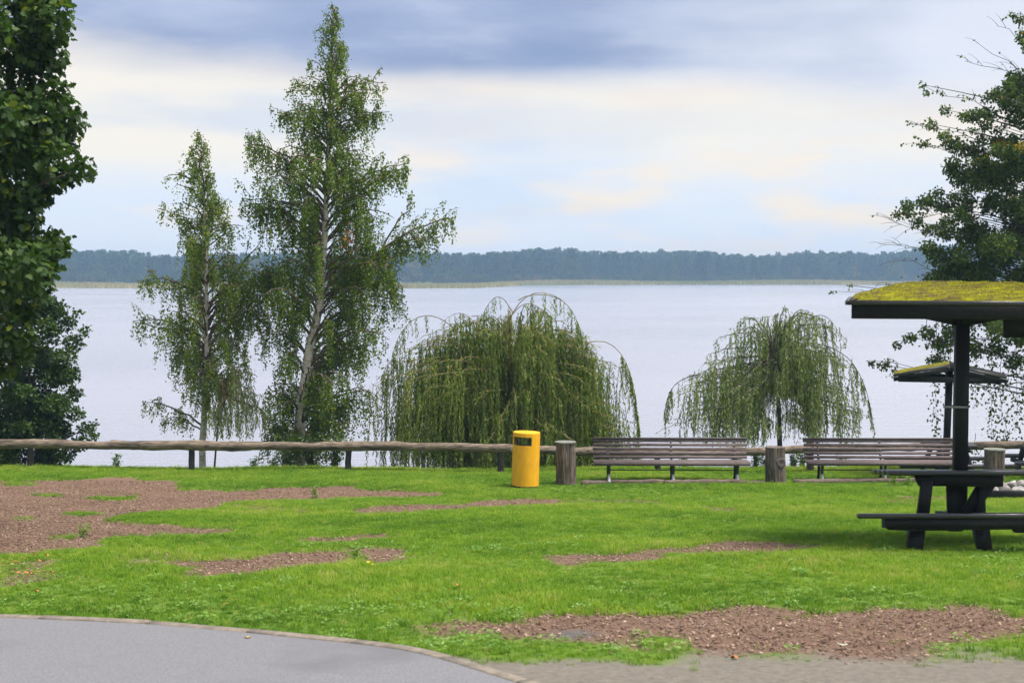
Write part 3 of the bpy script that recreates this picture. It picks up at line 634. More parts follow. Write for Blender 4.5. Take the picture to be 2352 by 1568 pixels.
# ------------------------------------------------------------------ yellow litter bin
def make_bin():
    g = ground(1206, 1117); r = 0.285; H = 1.17
    t = thing('litter_bin', 'yellow cylindrical litter bin with a see-through slot near its top', 'bin', (g[0], g[1], g[2] - 0.02))
    t.rotation_euler = (R(-0.6), R(1.6), 0)
    n = 64
    front = set(k % n for k in range(-12, 4)); back = set(k % n for k in range(n // 2 - 6, n // 2 + 11)); holes = front | back
    def wall(rad, z0, z1, holes, inward):
        m_ = MB(); zs = sorted(set([z0, z1, 0.81, 0.90, 1.02, 1.075])); zs = [z for z in zs if z0 <= z <= z1]
        th = np.arange(n) * 2 * math.pi / n; v = [(rad * math.sin(a), -rad * math.cos(a), z) for z in zs for a in th]; f = []
        for j in range(len(zs) - 1):
            for i in range(n):
                if (zs[j] >= 0.90 - 1e-6 and zs[j + 1] <= 1.075 + 1e-6 and i in front) or (zs[j] >= 0.81 - 1e-6 and zs[j + 1] <= 1.02 + 1e-6 and i in back): continue
                q = (j * n + i, j * n + (i + 1) % n, (j + 1) * n + (i + 1) % n, (j + 1) * n + i); f.append(q if not inward else q[::-1])
        return m_.add(v, f)
    body = wall(r, 0.05, H - 0.02, holes, False)
    # rounded top edge and lid
    prof = [(r, H - 0.02), (r - 0.006, H - 0.006), (r - 0.02, H), (0.1, H + 0.012), (0.0, H + 0.014)]
    th = np.arange(n) * 2 * math.pi / n
    for (ra, za), (rb_, zb) in zip(prof[:-1], prof[1:]):
        v = [(ra * math.sin(a), -ra * math.cos(a), za) for a in th] + [(max(rb_, 1e-4) * math.sin(a), -max(rb_, 1e-4) * math.cos(a), zb) for a in th]
        body.add(v, [(i, (i + 1) % n, n + (i + 1) % n, n + i) for i in range(n)])
    # lips of the slots
    for hs, za_, zb_ in ((range(-12, 4), 0.90, 1.075), (range(n // 2 - 6, n // 2 + 11), 0.81, 1.02)):
        hs = list(hs); e = [2 * math.pi * k / n for k in hs + [hs[-1] + 1]]
        for zz in (za_, zb_):
            v = [(rr_ * math.sin(a), -rr_ * math.cos(a), zz) for rr_ in (r, r - 0.012) for a in e]; m1 = len(e)
            body.add(v, [(i, i + 1, m1 + i + 1, m1 + i) for i in range(m1 - 1)])
        for a in (e[0], e[-1]): body.add([(rr_ * math.sin(a), -rr_ * math.cos(a), z) for rr_, z in ((r, za_), (r - .012, za_), (r - .012, zb_), (r, zb_))], [(0, 1, 2, 3)])
    body.build('body', M['yellow'], t, local=True, smooth=False)
    inner = wall(r - 0.012, 0.05, H - 0.03, holes, True)
    inner.build('inner_wall', M['bininside'], t, local=True)
    MB().tube([(0, 0, -0.03), (0, 0, 0.055)], r + 0.006, 48).build('base_ring', M['rubber'], t, local=True)
    lr = MB(); 
    for (ra, rb_, z0, z1) in ((r - 0.03, r - 0.03, 0.5, 0.875), (r - 0.03, r - 0.05, 0.875, 0.88), (r - 0.05, r - 0.05, 0.88, 0.5)):
        v = [(ra * math.sin(a), -ra * math.cos(a), z0) for a in th] + [(rb_ * math.sin(a), -rb_ * math.cos(a), z1) for a in th]
        lr.add(v, [(i, (i + 1) % n, n + (i + 1) % n, n + i) for i in range(n)])
    lr.build('liner_rim', M['steel'], t, local=True)
make_bin()

# ------------------------------------------------------------------ upright hollow logs
def make_log(label, x0, x1, ytop, ybase, seed, lid=True, knot=False):
    g = ground((x0 + x1) / 2, ybase); px_m = F / g[1]; r = (x1 - x0) / 2 / px_m; H = (ybase - ytop) / px_m
    t = thing('upright_log', label, 'log', g, 'upright logs by the benches'); rr_ = np.random.default_rng(seed)
    n = 16; z = np.linspace(-0.1, H - (0.02 if lid else 0), n); tt = np.linspace(0, 1, n)
    pts = np.stack([0.01 * np.sin(tt * 3 + seed), 0.01 * np.cos(tt * 4), z], -1)
    rad = r * (1.03 - 0.07 * tt + 0.10 * np.exp(-tt * 9) * 0.4 + 0.015 * np.sin(tt * 11 + seed))
    th = np.arange(28) * 2 * math.pi / 28; lob = 1 + 0.025 * np.sin(3 * th + seed) + 0.02 * np.sin(5 * th + 2 * seed) + rr_.normal(0, 0.006, 28)
    v = (pts[:, None, :] + np.stack([np.cos(th), np.sin(th), 0 * th], -1)[None] * (rad[:, None] * lob[None, :])[..., None]).reshape(-1, 3)
    q = np.array([(i * 28 + k, i * 28 + (k + 1) % 28, (i + 1) * 28 + (k + 1) % 28, (i + 1) * 28 + k) for i in range(n - 1) for k in range(28)])
    m_ = MB().add(v, q); m_.add(v[-28:], [tuple(range(28))])
    trunk = m_.build('trunk', M['logv'], t, local=True, smooth=True)
    if lid: MB().tube([(0, 0, H - 0.022), (0, 0, H + 0.004)], r * 1.04, 30).build('lid', M['logtop'], t, local=True)
    if knot:
        k = MB(); kc = np.array([0.35 * r, -0.80 * r, H * 0.58]); d = unit(np.array([0.30, -0.95, 0.05]))
        pr = [(0.0, 0.0), (0.03, 0.018), (0.05, 0.012), (0.075, 0.03), (0.10, 0.022), (0.125, -0.01), (0.14, -0.05)]
        u = unit(np.cross(d, np.array([0, 0, 1.0]))); w = np.cross(u, d); tt_ = np.arange(20) * 2 * math.pi / 20; rings = []
        for (ra, h_) in pr: rings.append(kc + d * (h_ + 0.01) + (np.cos(tt_)[:, None] * u + np.sin(tt_)[:, None] * w) * max(ra, 1e-4) * (1 + 0.06 * np.sin(3 * tt_))[:, None])
        k.add(np.concatenate(rings), np.array([(i * 20 + j, (i + 1) * 20 + j, (i + 1) * 20 + (j + 1) % 20, i * 20 + (j + 1) % 20) for i in range(len(pr) - 1) for j in range(20)]))
        k.build('knot', M['knot'], trunk, local=True, smooth=True)
make_log('upright weathered log with a flat lid right beside the yellow bin', 1275, 1322, 1013, 1111, 1)
make_log('upright weathered log with a big round knot between the two benches', 1757, 1804, 1025, 1107, 2, lid=False, knot=True)
make_log('upright pale log with a lid right of the dark shelter post', 2260, 2307, 1030, 1104, 3)

# ------------------------------------------------------------------ picnic shelters (table, seats, post and roof are one piece)
def moss_material():
    m, nt, out = new_mat('moss_on_roof')
    b = nt.nodes.new('ShaderNodeBsdfPrincipled'); nt.links.new(b.outputs[0], out.inputs[0]); b.inputs['Roughness'].default_value = 0.95
    b.inputs['Specular IOR Level'].default_value = 0.1
    f = noise_tex(nt, (1.0, 3.2, 3.2), 4.0, 7, 0.7)
    c = ramp(nt, f, [(0.33, (0.13, 0.082, 0.062)), (0.43, (0.10, 0.075, 0.030)), (0.48, (0.130, 0.122, 0.008)), (0.63, (0.285, 0.275, 0.010))])
    nt.links.new(c, b.inputs['Base Color'])
    bp = nt.nodes.new('ShaderNodeBump'); bp.inputs['Strength'].default_value = 1.0; bp.inputs['Distance'].default_value = 0.03
    nt.links.new(noise_tex(nt, (1, 2, 2), 14, 8, 0.75), bp.inputs['Height']); nt.links.new(bp.outputs[0], b.inputs['Normal'])
    return m
M['moss'] = moss_material()
def nz3(p, s, k=0): return wobble(p[:, 0] * s, p[:, 1] * s + p[:, 2] * 3 * s, 3.0, k)
def mossy(quad, nu, nv, name, parent, thick=0.035, seed=0):
    """a lumpy moss mat over one roof slope; quad = eave a, eave b, ridge b, ridge a"""
    a, b, c, d = [np.array(q, float) for q in quad]; u = np.linspace(0, 1, nu); w = np.linspace(0, 1, nv)
    U, W = np.meshgrid(u, w); P = (a * ((1 - U) * (1 - W))[..., None] + b * (U * (1 - W))[..., None] + c * (U * W)[..., None] + d * ((1 - U) * W)[..., None])
    n = unit(np.cross(b - a, d - a)); n = n if n[2] > 0 else -n
    h = 0.010 + thick * np.clip(0.45 + 0.55 * wobble(P[..., 0] * 3.0, P[..., 1] * 9.0, 1.6, seed) + 0.25 * RNG.normal(size=U.shape), 0, 1.4)
    e = np.minimum(np.minimum(U, 1 - U) * nu / 2, np.minimum(W, 1 - W) * nv / 2); h = h * np.clip(e, 0, 1) + 0.003
    P = P + n * h[..., None]
    i = np.arange(nv - 1)[:, None] * nu; k = np.arange(nu - 1)[None, :]
    q = np.stack([i + k, i + k + 1, i + nu + k + 1, i + nu + k], -1).reshape(-1, 4)
    return MB().add(P.reshape(-1, 3), q).build(name, M['moss'], parent, smooth=False)

def big_shelter():
    C = at(2206, 1000, 18.3); g = float(gz(C[0], 18.3))
    t = thing('picnic_shelter', 'black picnic table shelter with mossy hipped roof in the right foreground', 'picnic shelter', (C[0], 18.3, g))
    P = at
    bw = M['black_wood']
    # roof: hipped, low pitch, turned a little against the table
    ps = R(14); cs, sn = math.cos(ps), math.sin(ps); A_, B_ = 1.41, 1.55
    W = lambda x, y, z: (C[0] + x * cs + y * sn, 18.3 - x * sn + y * cs, z)
    def rot(m_):
        m_.v = [np.array([W(*q) for q in v]) for v in m_.v]; return m_
    ze = at(1942, 691, W(-A_, -B_, 0)[1])[2]; zr = at(2206, 651, 18.3)[2]; rg0 = 0.62
    E = [(-A_, -B_, ze), (A_, -B_, ze), (A_, B_, ze), (-A_, B_, ze)]; RL = (-rg0, 0, zr); RR = (rg0, 0, zr)
    low = [(q[0], q[1], q[2] - 0.045) for q in E] + [(-rg0, 0, zr - 0.05), (rg0, 0, zr - 0.05)]
    roof = rot(MB().add(list(E) + [RL, RR] + low, [(0, 1, 5, 4), (2, 3, 4, 5), (1, 2, 5), (3, 0, 4), (7, 6, 10, 11), (9, 8, 11, 10), (8, 7, 11), (6, 9, 10), (0, 6, 7, 1), (1, 7, 8, 2), (2, 8, 9, 3), (3, 9, 6, 0)])).build('roof', bw, t)
    i_ = 0.03
    for k, (p0, p1, p2, p3, nu, nv_) in enumerate([((-A_ + 0.09, -B_ + i_), (A_ - 0.09, -B_ + i_), RR, RL, 260, 56), ((-A_ + i_, B_ - 0.09), (-A_ + i_, -B_ + 0.09), RL, RL, 90, 40), ((A_ - i_, -B_ + 0.09), (A_ - i_, B_ - 0.09), RR, RR, 60, 30), ((A_ - 0.09, B_ - i_), (-A_ + 0.09, B_ - i_), RL, RR, 100, 30)]):
        mossy([W(p0[0], p0[1], ze + 0.004), W(p1[0], p1[1], ze + 0.004), W(p2[0], 0, zr), W(p3[0], 0.001, zr + 0.0005)], nu, nv_, 'moss', roof, thick=0.03, seed=4 + 3 * k)
    for (p, q) in ((E[0], E[1]), (E[1], E[2]), (E[2], E[3]), (E[3], E[0])):
        p = np.array(p); q = np.array(q); d = unit(q - p); n = np.array([d[1], -d[0], 0])
        rot(MB().beam(p + n * 0.012 + d * (-0.01) - np.array([0, 0, 0.022]), q + n * 0.012 + d * 0.01 - np.array([0, 0, 0.022]), 0.05, 0.052)).build('drip_edge', M['board_top'], t)
        rot(MB().beam(p - n * 0.055 + d * 0.05 - np.array([0, 0, 0.132]), q - n * 0.055 - d * 0.05 - np.array([0, 0, 0.132]), 0.035, 0.165)).build('fascia_board', bw, t)
    zb = at(2206, 747, 18.3)[2]; zt = ze - 0.05; x0_ = -0.72
    rot(MB().prism([(-A_ + 0.15, zt), (-A_ + 0.15, zt - 0.13), (x0_, zt - 0.15), (-0.1, zb), (0.1, zb), (-x0_, zt - 0.15), (A_ - 0.15, zt - 0.13), (A_ - 0.15, zt)], -0.08, 0.08)).build('tie_beam', bw, t)
    za = at(2320, 775, 17.0)[2]
    rot(MB().prism([(0.40, za), (A_ - 0.15, za), (A_ - 0.15, zt), (0.40, zt)], -1.25, -1.12)).build('tie_beam', bw, t)
    for xx in (-0.7, 0.75):
        rot(MB().prism([(-B_ + 0.12, zt), (-B_ + 0.12, zt - 0.10), (-0.4, zt - 0.16), (0.4, zt - 0.16), (B_ - 0.12, zt - 0.10), (B_ - 0.12, zt)], xx - 0.05, xx + 0.05, 'yz')).build('rafter_beam', bw, t)
    # post
    w = 0.155
    MB().box((C[0], 18.3, (g + 0.28 + ze) / 2), (w, w, ze - g - 0.28)).build('post', bw, t)
    zp = P(2190, 935, 18.2)[2]
    MB().tube([P(2167, 934, 18.2), P(2222, 935, 18.2)], 0.016, 8).build('pin', M['steel'], t)
    # table, square to the sloping lawn
    ang = R(6.8); ca, sa = math.cos(ang), math.sin(ang); b0 = np.array([C[0], 18.3, g])
    def P(x, y, Y):
        w_ = at(x, y, Y) - b0; return b0 + np.array([w_[0], ca * w_[1] - sa * w_[2], sa * w_[1] + ca * w_[2]])
    def tl(m_):
        o = []
        for v in m_.v:
            w_ = v - b0; o.append(b0 + np.stack([w_[:, 0], ca * w_[:, 1] + sa * w_[:, 2], -sa * w_[:, 1] + ca * w_[:, 2]], -1))
        m_.v = o; return m_
    Yt = 17.72; xt0 = P(2051, 1081, Yt)[0]; zt_ = P(2051, 1081, Yt)[2]; xt1 = 2 * C[0] - xt0 + 0.35
    for k in range(4):
        y0 = Yt + k * 0.235
        if abs(y0 + 0.11 - 18.3) < 0.16:
            tl(MB().box(((xt0 + C[0] - w / 2 - 0.01) / 2, y0 + 0.112, zt_ - 0.03), (C[0] - w / 2 - 0.01 - xt0, 0.224, 0.06), None, 0.008)).build('table_board', M['board_top'], t)
            tl(MB().box(((xt1 + C[0] + w / 2 + 0.01) / 2, y0 + 0.112, zt_ - 0.03), (xt1 - C[0] - w / 2 - 0.01, 0.224, 0.06), None, 0.008)).build('table_board', M['board_top'], t)
        else:
            tl(MB().box(((xt0 + xt1) / 2 + random.uniform(-.008, .008), y0 + 0.112, zt_ - 0.03), (xt1 - xt0, 0.224, 0.06), None, 0.008)).build('table_board', M['board_top'], t)
    q = lambda cx, cy, Y: P(1940.9 + cx * 0.1941, 987.7 + cy * 0.1941, Y)     # close-up readings
    def poly(pts, Y, th): return MB().prism([(q(a, b, Y)[0], q(a, b, Y)[2]) for a, b in pts], Y, Y + th)
    tl(poly([(860, 530), (885, 600), (915, 662), (1900, 672), (1900, 530)], 17.80, 0.09)).build('table_bearer', bw, t)
    tl(poly([(860, 530), (885, 600), (915, 650), (1900, 650), (1900, 530)], 18.72, 0.09)).build('table_bearer', bw, t)
    # seats
    Ys = 17.05; xs1 = P(1977, 1180, Ys)[0]; zs = P(1977, 1180, Ys)[2]; xs2 = 2 * C[0] - xs1 + 0.1
    tl(MB().box(((xs1 + xs2) / 2, Ys + 0.07, zs - 0.029), (xs2 - xs1, 0.14, 0.058), None, 0.008)).build('seat_board', M['board_top'], t)
    xq = P(2236, 1175, 17.35)[0]
    tl(MB().box(((xq + xs2) / 2, Ys + 0.245, zs - 0.027), (xs2 - xq, 0.16, 0.056), None, 0.008)).build('seat_board', M['board_top'], t)
    tl(poly([(485, 1052), (500, 1120), (530, 1180), (780, 1192), (1230, 1188), (1255, 1200), (1390, 1198), (1420, 1182), (2010, 1176), (2040, 1215), (2500, 1222), (2500, 1040)], 17.075, 0.10)).build('seat_bearer', bw, t)
    # cross bearers under the seats, front to back
    for xb in (q(600, 1100, 17.2)[0], q(2150, 1100, 17.2)[0]):
        tl(MB().box((xb, 17.36, zs - 0.135), (0.11, 0.5, 0.12))).build('cross_bearer', bw, t)
    # legs: thick feet below the seats, slimmer legs up to the table
    tl(poly([(748, 1475), (790, 1180), (962, 1180), (918, 1475)], 17.19, 0.15)).build('leg', bw, t)
    tl(poly([(1606, 1440), (1555, 1170), (1725, 1170), (1752, 1440)], 17.22, 0.15)).build('leg', bw, t)
    tl(poly([(886, 1010), (948, 600), (1075, 600), (1012, 1010)], 17.75, 0.10)).build('leg', bw, t)
    tl(poly([(1590, 1010), (1620, 600), (1690, 600), (1682, 1010)], 17.91, 0.08)).build('leg', bw, t)
    tl(poly([(820, 1300), (948, 600), (1040, 600), (940, 1300)], 18.60, 0.10)).build('leg', bw, t)
    tl(poly([(1400, 990), (1660, 560), (1900, 545), (1560, 990)], 17.98, 0.09)).build('brace', bw, t)
    tl(MB().box((C[0], 18.3, g + 0.33), (0.24, 1.2, 0.12))).build('sill_beam', bw, t)
    tl(poly([(1240, 1010), (1240, 640), (1410, 640), (1410, 1010)], 18.12, 0.08)).build('post_plate', bw, t)
big_shelter()

def small_shelter():
    Y0 = 31.95; C = at(2178, 1000, Y0); g = float(gz(C[0], Y0)); bw = M['black_wood']
    t = thing('picnic_shelter', 'small black gabled picnic shelter by the water behind the tall dark post', 'picnic shelter', (C[0], Y0, g))
    P = at
    yf, yb = 31.45, 32.45; ps = R(16); cs, sn = math.cos(ps), math.sin(ps)
    def rot(m_):
        o = []
        for v in m_.v:
            x, y = v[:, 0] - C[0], v[:, 1] - Y0; o.append(np.stack([C[0] + x * cs + y * sn, Y0 - x * sn + y * cs, v[:, 2]], -1))
        m_.v = o; return m_
    ap = P(2191, 836, yf); ap[0] = C[0]; zl_ = P(2190, 862, yf)[2]; l = np.array([C[0] - 1.2, yf, zl_]); r = np.array([C[0] + 1.2, yf, zl_])
    for (a, b, lab) in ((l, ap, 1), (ap, r, 0)):
        poly = [(a[0], a[2]), (b[0], b[2]), (b[0], b[2] - 0.05), (a[0], a[2] - 0.05)]
        rf = rot(MB().prism(poly, yf, yb)).build('roof', bw, t)
        rot(MB().beam((a[0], yf - 0.012, a[2] - 0.035), (b[0], yf - 0.012, b[2] - 0.035), 0.03, 0.05)).build('barge_board', M['board_top'], t)
        rot(MB().beam((a[0], yf + 0.02, a[2] - 0.115), (b[0], yf + 0.02, b[2] - 0.115), 0.035, 0.09)).build('barge_board', bw, t)
        if lab: mossy([(C[0] + (x_ - C[0]) * cs + (y_ - Y0) * sn, Y0 - (x_ - C[0]) * sn + (y_ - Y0) * cs, z_) for x_, y_, z_ in ((a[0], yf + 0.01, a[2]), (a[0], yb - 0.01, a[2]), (b[0], yb - 0.01, b[2]), (b[0], yf + 0.01, b[2]))], 40, 30, 'moss', rf, thick=0.012, seed=3)
    tb = np.array([C[0] - 1.1, 0, zl_ - 0.15]); te = np.array([C[0] + 1.1, 0, zl_ - 0.15])
    rot(MB().beam((tb[0], yf + 0.10, tb[2] + 0.04), (te[0], yf + 0.10, te[2] + 0.04), 0.09, 0.12)).build('tie_beam', bw, t)
    rot(MB().beam((tb[0], yb - 0.15, tb[2] + 0.06), (te[0], yb - 0.15, te[2] + 0.06), 0.09, 0.12)).build('tie_beam', bw, t)
    b0 = P(2172, 1030, Y0); b1 = P(2181, 850, Y0)
    MB().beam((b0[0], Y0, g - 0.1), (b1[0], Y0, b1[2]), 0.13, 0.13, up=(0, 1, 0)).build('post', M['black_wood'], t)
    xt1 = P(2243, 1022, 31.5)[0]; zt = P(2243, 1021, 31.5)[2]; xt0 = 2 * C[0] - xt1 - 0.05
    for k in range(4): MB().box(((xt0 + xt1) / 2 + random.uniform(-.02, .02), 31.45 + k * 0.23, zt - 0.03), (xt1 - xt0, 0.22, 0.06), None, 0.012).build('table_board', M['board_top'], t)
    zs = P(2100, 1067, 31.25)[2]; xs0 = P(2068, 1067, 31.25)[0]; xs1 = 2 * C[0] - xs0 + 0.1
    for yy in (31.27, 32.6): MB().box(((xs0 + xs1) / 2, yy, zs - 0.035), (xs1 - xs0, 0.22, 0.07), None, 0.012).build('seat_board', M['board_top'], t)
    for xx in (xt0 + 0.25, xt1 - 0.22):
        MB().beam((xx, 31.35, zt - 0.11), (xx, 32.25, zt - 0.11), 0.08, 0.1).build('table_bearer', bw, t)
        MB().beam((xx, 31.2, zs - 0.12), (xx, 32.7, zs - 0.12), 0.08, 0.1).build('seat_bearer', bw, t)
        s_ = 1 if xx > C[0] else -1
        for (ya, yb_) in ((31.35, 31.65), (32.5, 32.2)): MB().beam((xx + s_ * 0.16, ya, g - 0.03), (xx - s_ * 0.02, yb_, zt - 0.06), 0.09, 0.10, up=(0, 1, 0)).build('leg', bw, t)
small_shelter()
def third_table():
    Y0 = 31.6; a = at(2334, 1061, Y0 - 0.7); g = float(gz(a[0], Y0)); t = thing('picnic_table', 'dark picnic table whose seat end enters at the right edge', 'picnic table', (a[0] + 1.1, Y0, g)); bw = M['black_wood']
    zs = a[2]
    for yy in (Y0 - 0.7, Y0 + 0.7): MB().box((a[0] + 1.1, yy, zs - 0.035), (2.2, 0.24, 0.07), None, 0.012).build('seat_board', M['board_top'], t)
    for k in range(4): MB().box((a[0] + 1.45, Y0 - 0.34 + 0.225 * k, zs + 0.28), (1.8, 0.215, 0.06), None, 0.012).build('table_board', M['board_top'], t)
    for xx in (a[0] + 0.42, a[0] + 1.8):
        MB().beam((xx, Y0 - 0.75, zs - 0.12), (xx, Y0 + 0.75, zs - 0.12), 0.08, 0.1).build('seat_bearer', bw, t)
        for s_ in (-1, 1): MB().beam((xx + 0.07, Y0 + s_ * 0.62, g - 0.03), (xx + 0.07, Y0 + s_ * 0.22, zs + 0.25), 0.09, 0.1, up=(0, 1, 0)).build('leg', bw, t)
third_table()

# ------------------------------------------------------------------ fire pit: field stones behind a dark timber
stone_meshes = []
def stone_mesh(seed):
    rr_ = np.random.default_rng(seed); nu, nv_ = 14, 9; v = []
    for j in range(nv_):
        ph = math.pi * j / (nv_ - 1)
        for i in range(nu):
            th = 2 * math.pi * i / nu; d = np.array([math.sin(ph) * math.cos(th), math.sin(ph) * math.sin(th), math.cos(ph)])
            k = 1 + 0.16 * math.sin(3 * d[0] + seed) + 0.12 * math.sin(4 * d[1] + 2 * seed) + 0.10 * math.sin(5 * d[2] + seed * 3)
            v.append(np.sign(d) * np.abs(d) ** 0.8 * k)
    return MB().add(v, np.array([(j * nu + i, (j + 1) * nu + i, (j + 1) * nu + (i + 1) % nu, j * nu + (i + 1) % nu) for j in range(nv_ - 1) for i in range(nu)]))
SL = ['round grey stone at the left end of the fire pit stones', 'broad brownish stone second along the fire pit row', 'grey stone right of the broad one in the fire pit row', 'pale rounded stone on top of the fire pit row', 'pale top stone nearest the right edge over fire pit', 'grey stone at the right edge in the fire pit row', 'small pale stone on top above the leftmost fire pit stone']
for k, (x, y, sx_, sz_, Y) in enumerate([(2286, 1130, 0.10, 0.11, 27.6), (2307, 1128, 0.15, 0.125, 27.7), (2338, 1129, 0.13, 0.12, 27.6), (2322, 1113, 0.10, 0.08, 28.0), (2344, 1113, 0.10, 0.08, 28.1), (2366, 1128, 0.14, 0.12, 27.7), (2299, 1114, 0.08, 0.07, 28.0)]):
    p = at(x, y, Y); m_ = stone_mesh(k + 3); m_.v = [q * np.array([sx_, 0.13, sz_]) for q in m_.v]
    o = m_.build('fire_pit_stone', M['stone'], None, smooth=True); o.location = tuple(float(w) for w in p); o.rotation_euler = (0.1 * k, 0.13 * k, k * 1.3)
    g_ = float(gz(p[0], p[1]))
    tag(o, SL[k], 'stone', 'fire pit stones')
a = at(2268, 1146, 27.3); b = at(2480, 1148, 27.2); ga = float(gz(a[0], 27.3))
pit = MB().beam((a[0], 27.3, ga + 0.04), (b[0], 27.2, ga + 0.04), 0.14, 0.20).build('pit_timber', M['black_wood'])
tag(pit, 'dark timber beam on the ground in front of the fire pit stones', 'timber')

# ------------------------------------------------------------------ trees
def trunk_line(pts):
    return np.array([at(x, y, Y) for x, y, Y in pts])
def make_birch(name, label, trunk_d, r0, profile, Yc, n_br, seed, leafm, feature=(), low=None, leaf=0.056, strand=(0.3, 1.15), dens=1.04, group='birches on the bank'):
    rg_ = np.random.default_rng(seed)
    tp = trunk_line(trunk_d); b = tp[0].copy(); b[2] = float(gz(b[0], b[1])) - 0.05; tp[0] = b
    t = thing(name, label, 'tree', b, group)
    zz = tp[:, 2]
    fine = np.linspace(0, 1, 40); pl = poly_at(tp, fine); pl[1:-1, 0] += 0.012 * np.sin(fine[1:-1] * 40); pl[1:-1, 1] += 0.02 * np.sin(fine[1:-1] * 23)
    trunk = MB().tube(pl, r0 * (1 - fine) ** 1.1 + 0.008, 12, jitter=0.04, rng=rg_).build('trunk', M['birchbark'], t, smooth=True)
    yd = np.array([q[0] for q in profile]); le = np.array([q[1] for q in profile]); ri = np.array([q[2] for q in profile])
    px = F / Yc
    z_of = lambda y: CAMZ + (630 - y) / px
    br = MB(); P_ = []; A_ = []; S_ = []
    ztop = zz[-1]
    def strands(line, t0, n, lmin, lmax, lift=0.0):
        for _ in range(n):
            tt = rg_.uniform(t0, 1.0) ** 0.8; p = poly_at(line, np.array([tt]))[0] + rg_.normal(0, 0.035, 3)
            ln = rg_.uniform(lmin, lmax) * (0.6 + 0.5 * rg_.random()); m = max(4, int(ln / 0.030 * dens))
            s_ = np.sort(rg_.random(m)) * ln; out = rg_.normal(0, 0.14, 2)
            q = p + np.stack([out[0] * s_ * (1 - 0.25 * s_), out[1] * s_ * (1 - 0.25 * s_), lift * 0.12 * np.sin(s_ * 5) - s_ * (0.92)], -1)
            q += rg_.normal(0, 0.028, q.shape)
            P_.append(q); ax = np.stack([rg_.normal(0, 0.6, m), rg_.normal(0, 0.6, m), rg_.normal(-0.75, 0.45, m)], -1); A_.append(ax)
            S_.append(np.clip(rg_.normal(0.45, 0.22, m) + rg_.normal(0, 0.12), 0, 0.98))
    def branch(h, phi, rch, start=None, tip=None, ns=14, r_=None, lmin=strand[0], lmax=strand[1], t0=0.25, rise=0.5):
        if start is None:
            hs = max(h - rise * rch, zz[0] + 0.5); start = np.array([np.interp(hs, zz, tp[:, 0]), np.interp(hs, zz, tp[:, 1]), hs])
            c = np.array([np.interp(h, zz, tp[:, 0]), np.interp(h, zz, tp[:, 1]), h]); d = np.array([math.cos(phi), math.sin(phi), 0])
            tip = c + d * rch + np.array([0, 0, -0.12 * rch + rg_.normal(0, 0.1)]); mid = c + d * rch * 0.55 + np.array([0, 0, 0.18 * rch])
        else: mid = (start + tip) / 2 + np.array([0, 0, 0.22 * np.linalg.norm(tip - start)])
        line = bezier(start, mid, tip, 9); line[1:] += rg_.normal(0, 0.025, (8, 3))
        ln = np.linalg.norm(tip - start)
        br.tube(line, (r_ or (0.008 + 0.012 * ln)) * np.linspace(1, 0.15, 9) + 0.003, 5, cap=False)
        strands(line, t0, ns, lmin, lmax)
    for i in range(n_br):
        f = (i + rg_.random()) / n_br; y = yd[0] + (yd[-1] - yd[0]) * f; h = z_of(y); phi = rg_.random() * 6.283
        cx = 1176 + px * np.interp(h, zz, tp[:, 0]); w = (math.cos(phi) + 1) / 2
        rch = (w * (np.interp(y, yd, ri) - cx) + (1 - w) * (cx - np.interp(y, yd, le))) / px
        rch = max(0.12, rch) * rg_.uniform(0.55, 1.10)
        top = np.clip((ztop - h) / (0.35 * (ztop - zz[0])), 0, 1)
        branch(h, phi, rch, ns=int(7 + 15 * min(1.0, rch / 1.2)), lmin=strand[0] * (0.35 + 0.65 * top), lmax=strand[1] * (0.25 + 0.75 * top), rise=0.9 - 0.4 * top, t0=0.12 if top < 0.5 else 0.25)
    for (x0, y0, x1, y1, dY, ns, l0, l1) in feature:
        ns = int(ns * 1.6); a = at(x0, y0, Yc); c = at(x1, y1, Yc + dY); branch(0, 0, 0, a, c, ns, None, l0, l1, 0.18)
        sub = bezier(a, (a + c) / 2 + np.array([0, 0, 0.22 * np.linalg.norm(c - a)]), c, 9)
        for k in range(max(2, ns // 14)):
            p0 = poly_at(sub, np.array([rg_.uniform(0.4, 0.9)]))[0]; p1 = p0 + (c - a) * 0.16 + np.array([0, rg_.normal(0, 0.3), rg_.uniform(0.0, 0.35)])
            branch(0, 0, 0, p0, p1, 7, 0.008, l0 * 0.6, l1 * 0.6, 0.2)
    br.build('branches', M['birchtwig'], t, smooth=True)
    P = np.concatenate(P_); A = np.concatenate(A_); S = np.concatenate(S_); n = len(P)
    if low is not None:
        za_, zb_ = z_of(low[1]), z_of(low[0]); txx = np.interp(P[:, 2], zz, tp[:, 0]); hide = (P[:, 2] > za_) & (P[:, 2] < zb_) & (np.abs(P[:, 0] - txx - 0.02) < low[2]) & (P[:, 1] < Yc + 0.1) & (rg_.random(n) < 0.9)
        P, A, S = P[~hide], A[~hide], S[~hide]; n = len(P)
    yl = rg_.random(n) < 0.012; S = np.where(yl, 1.0, S)
    mb_ = MB(); sz = rg_.uniform(0.75, 1.2, n) * leaf
    add_leaves(mb_, P, A, sz, sz * 0.85, T_RHOMB, rg_, S)
    mb_.build('crown', leafm, t)
    print(name, 'leaves', n)
    return t
TB = 35.6
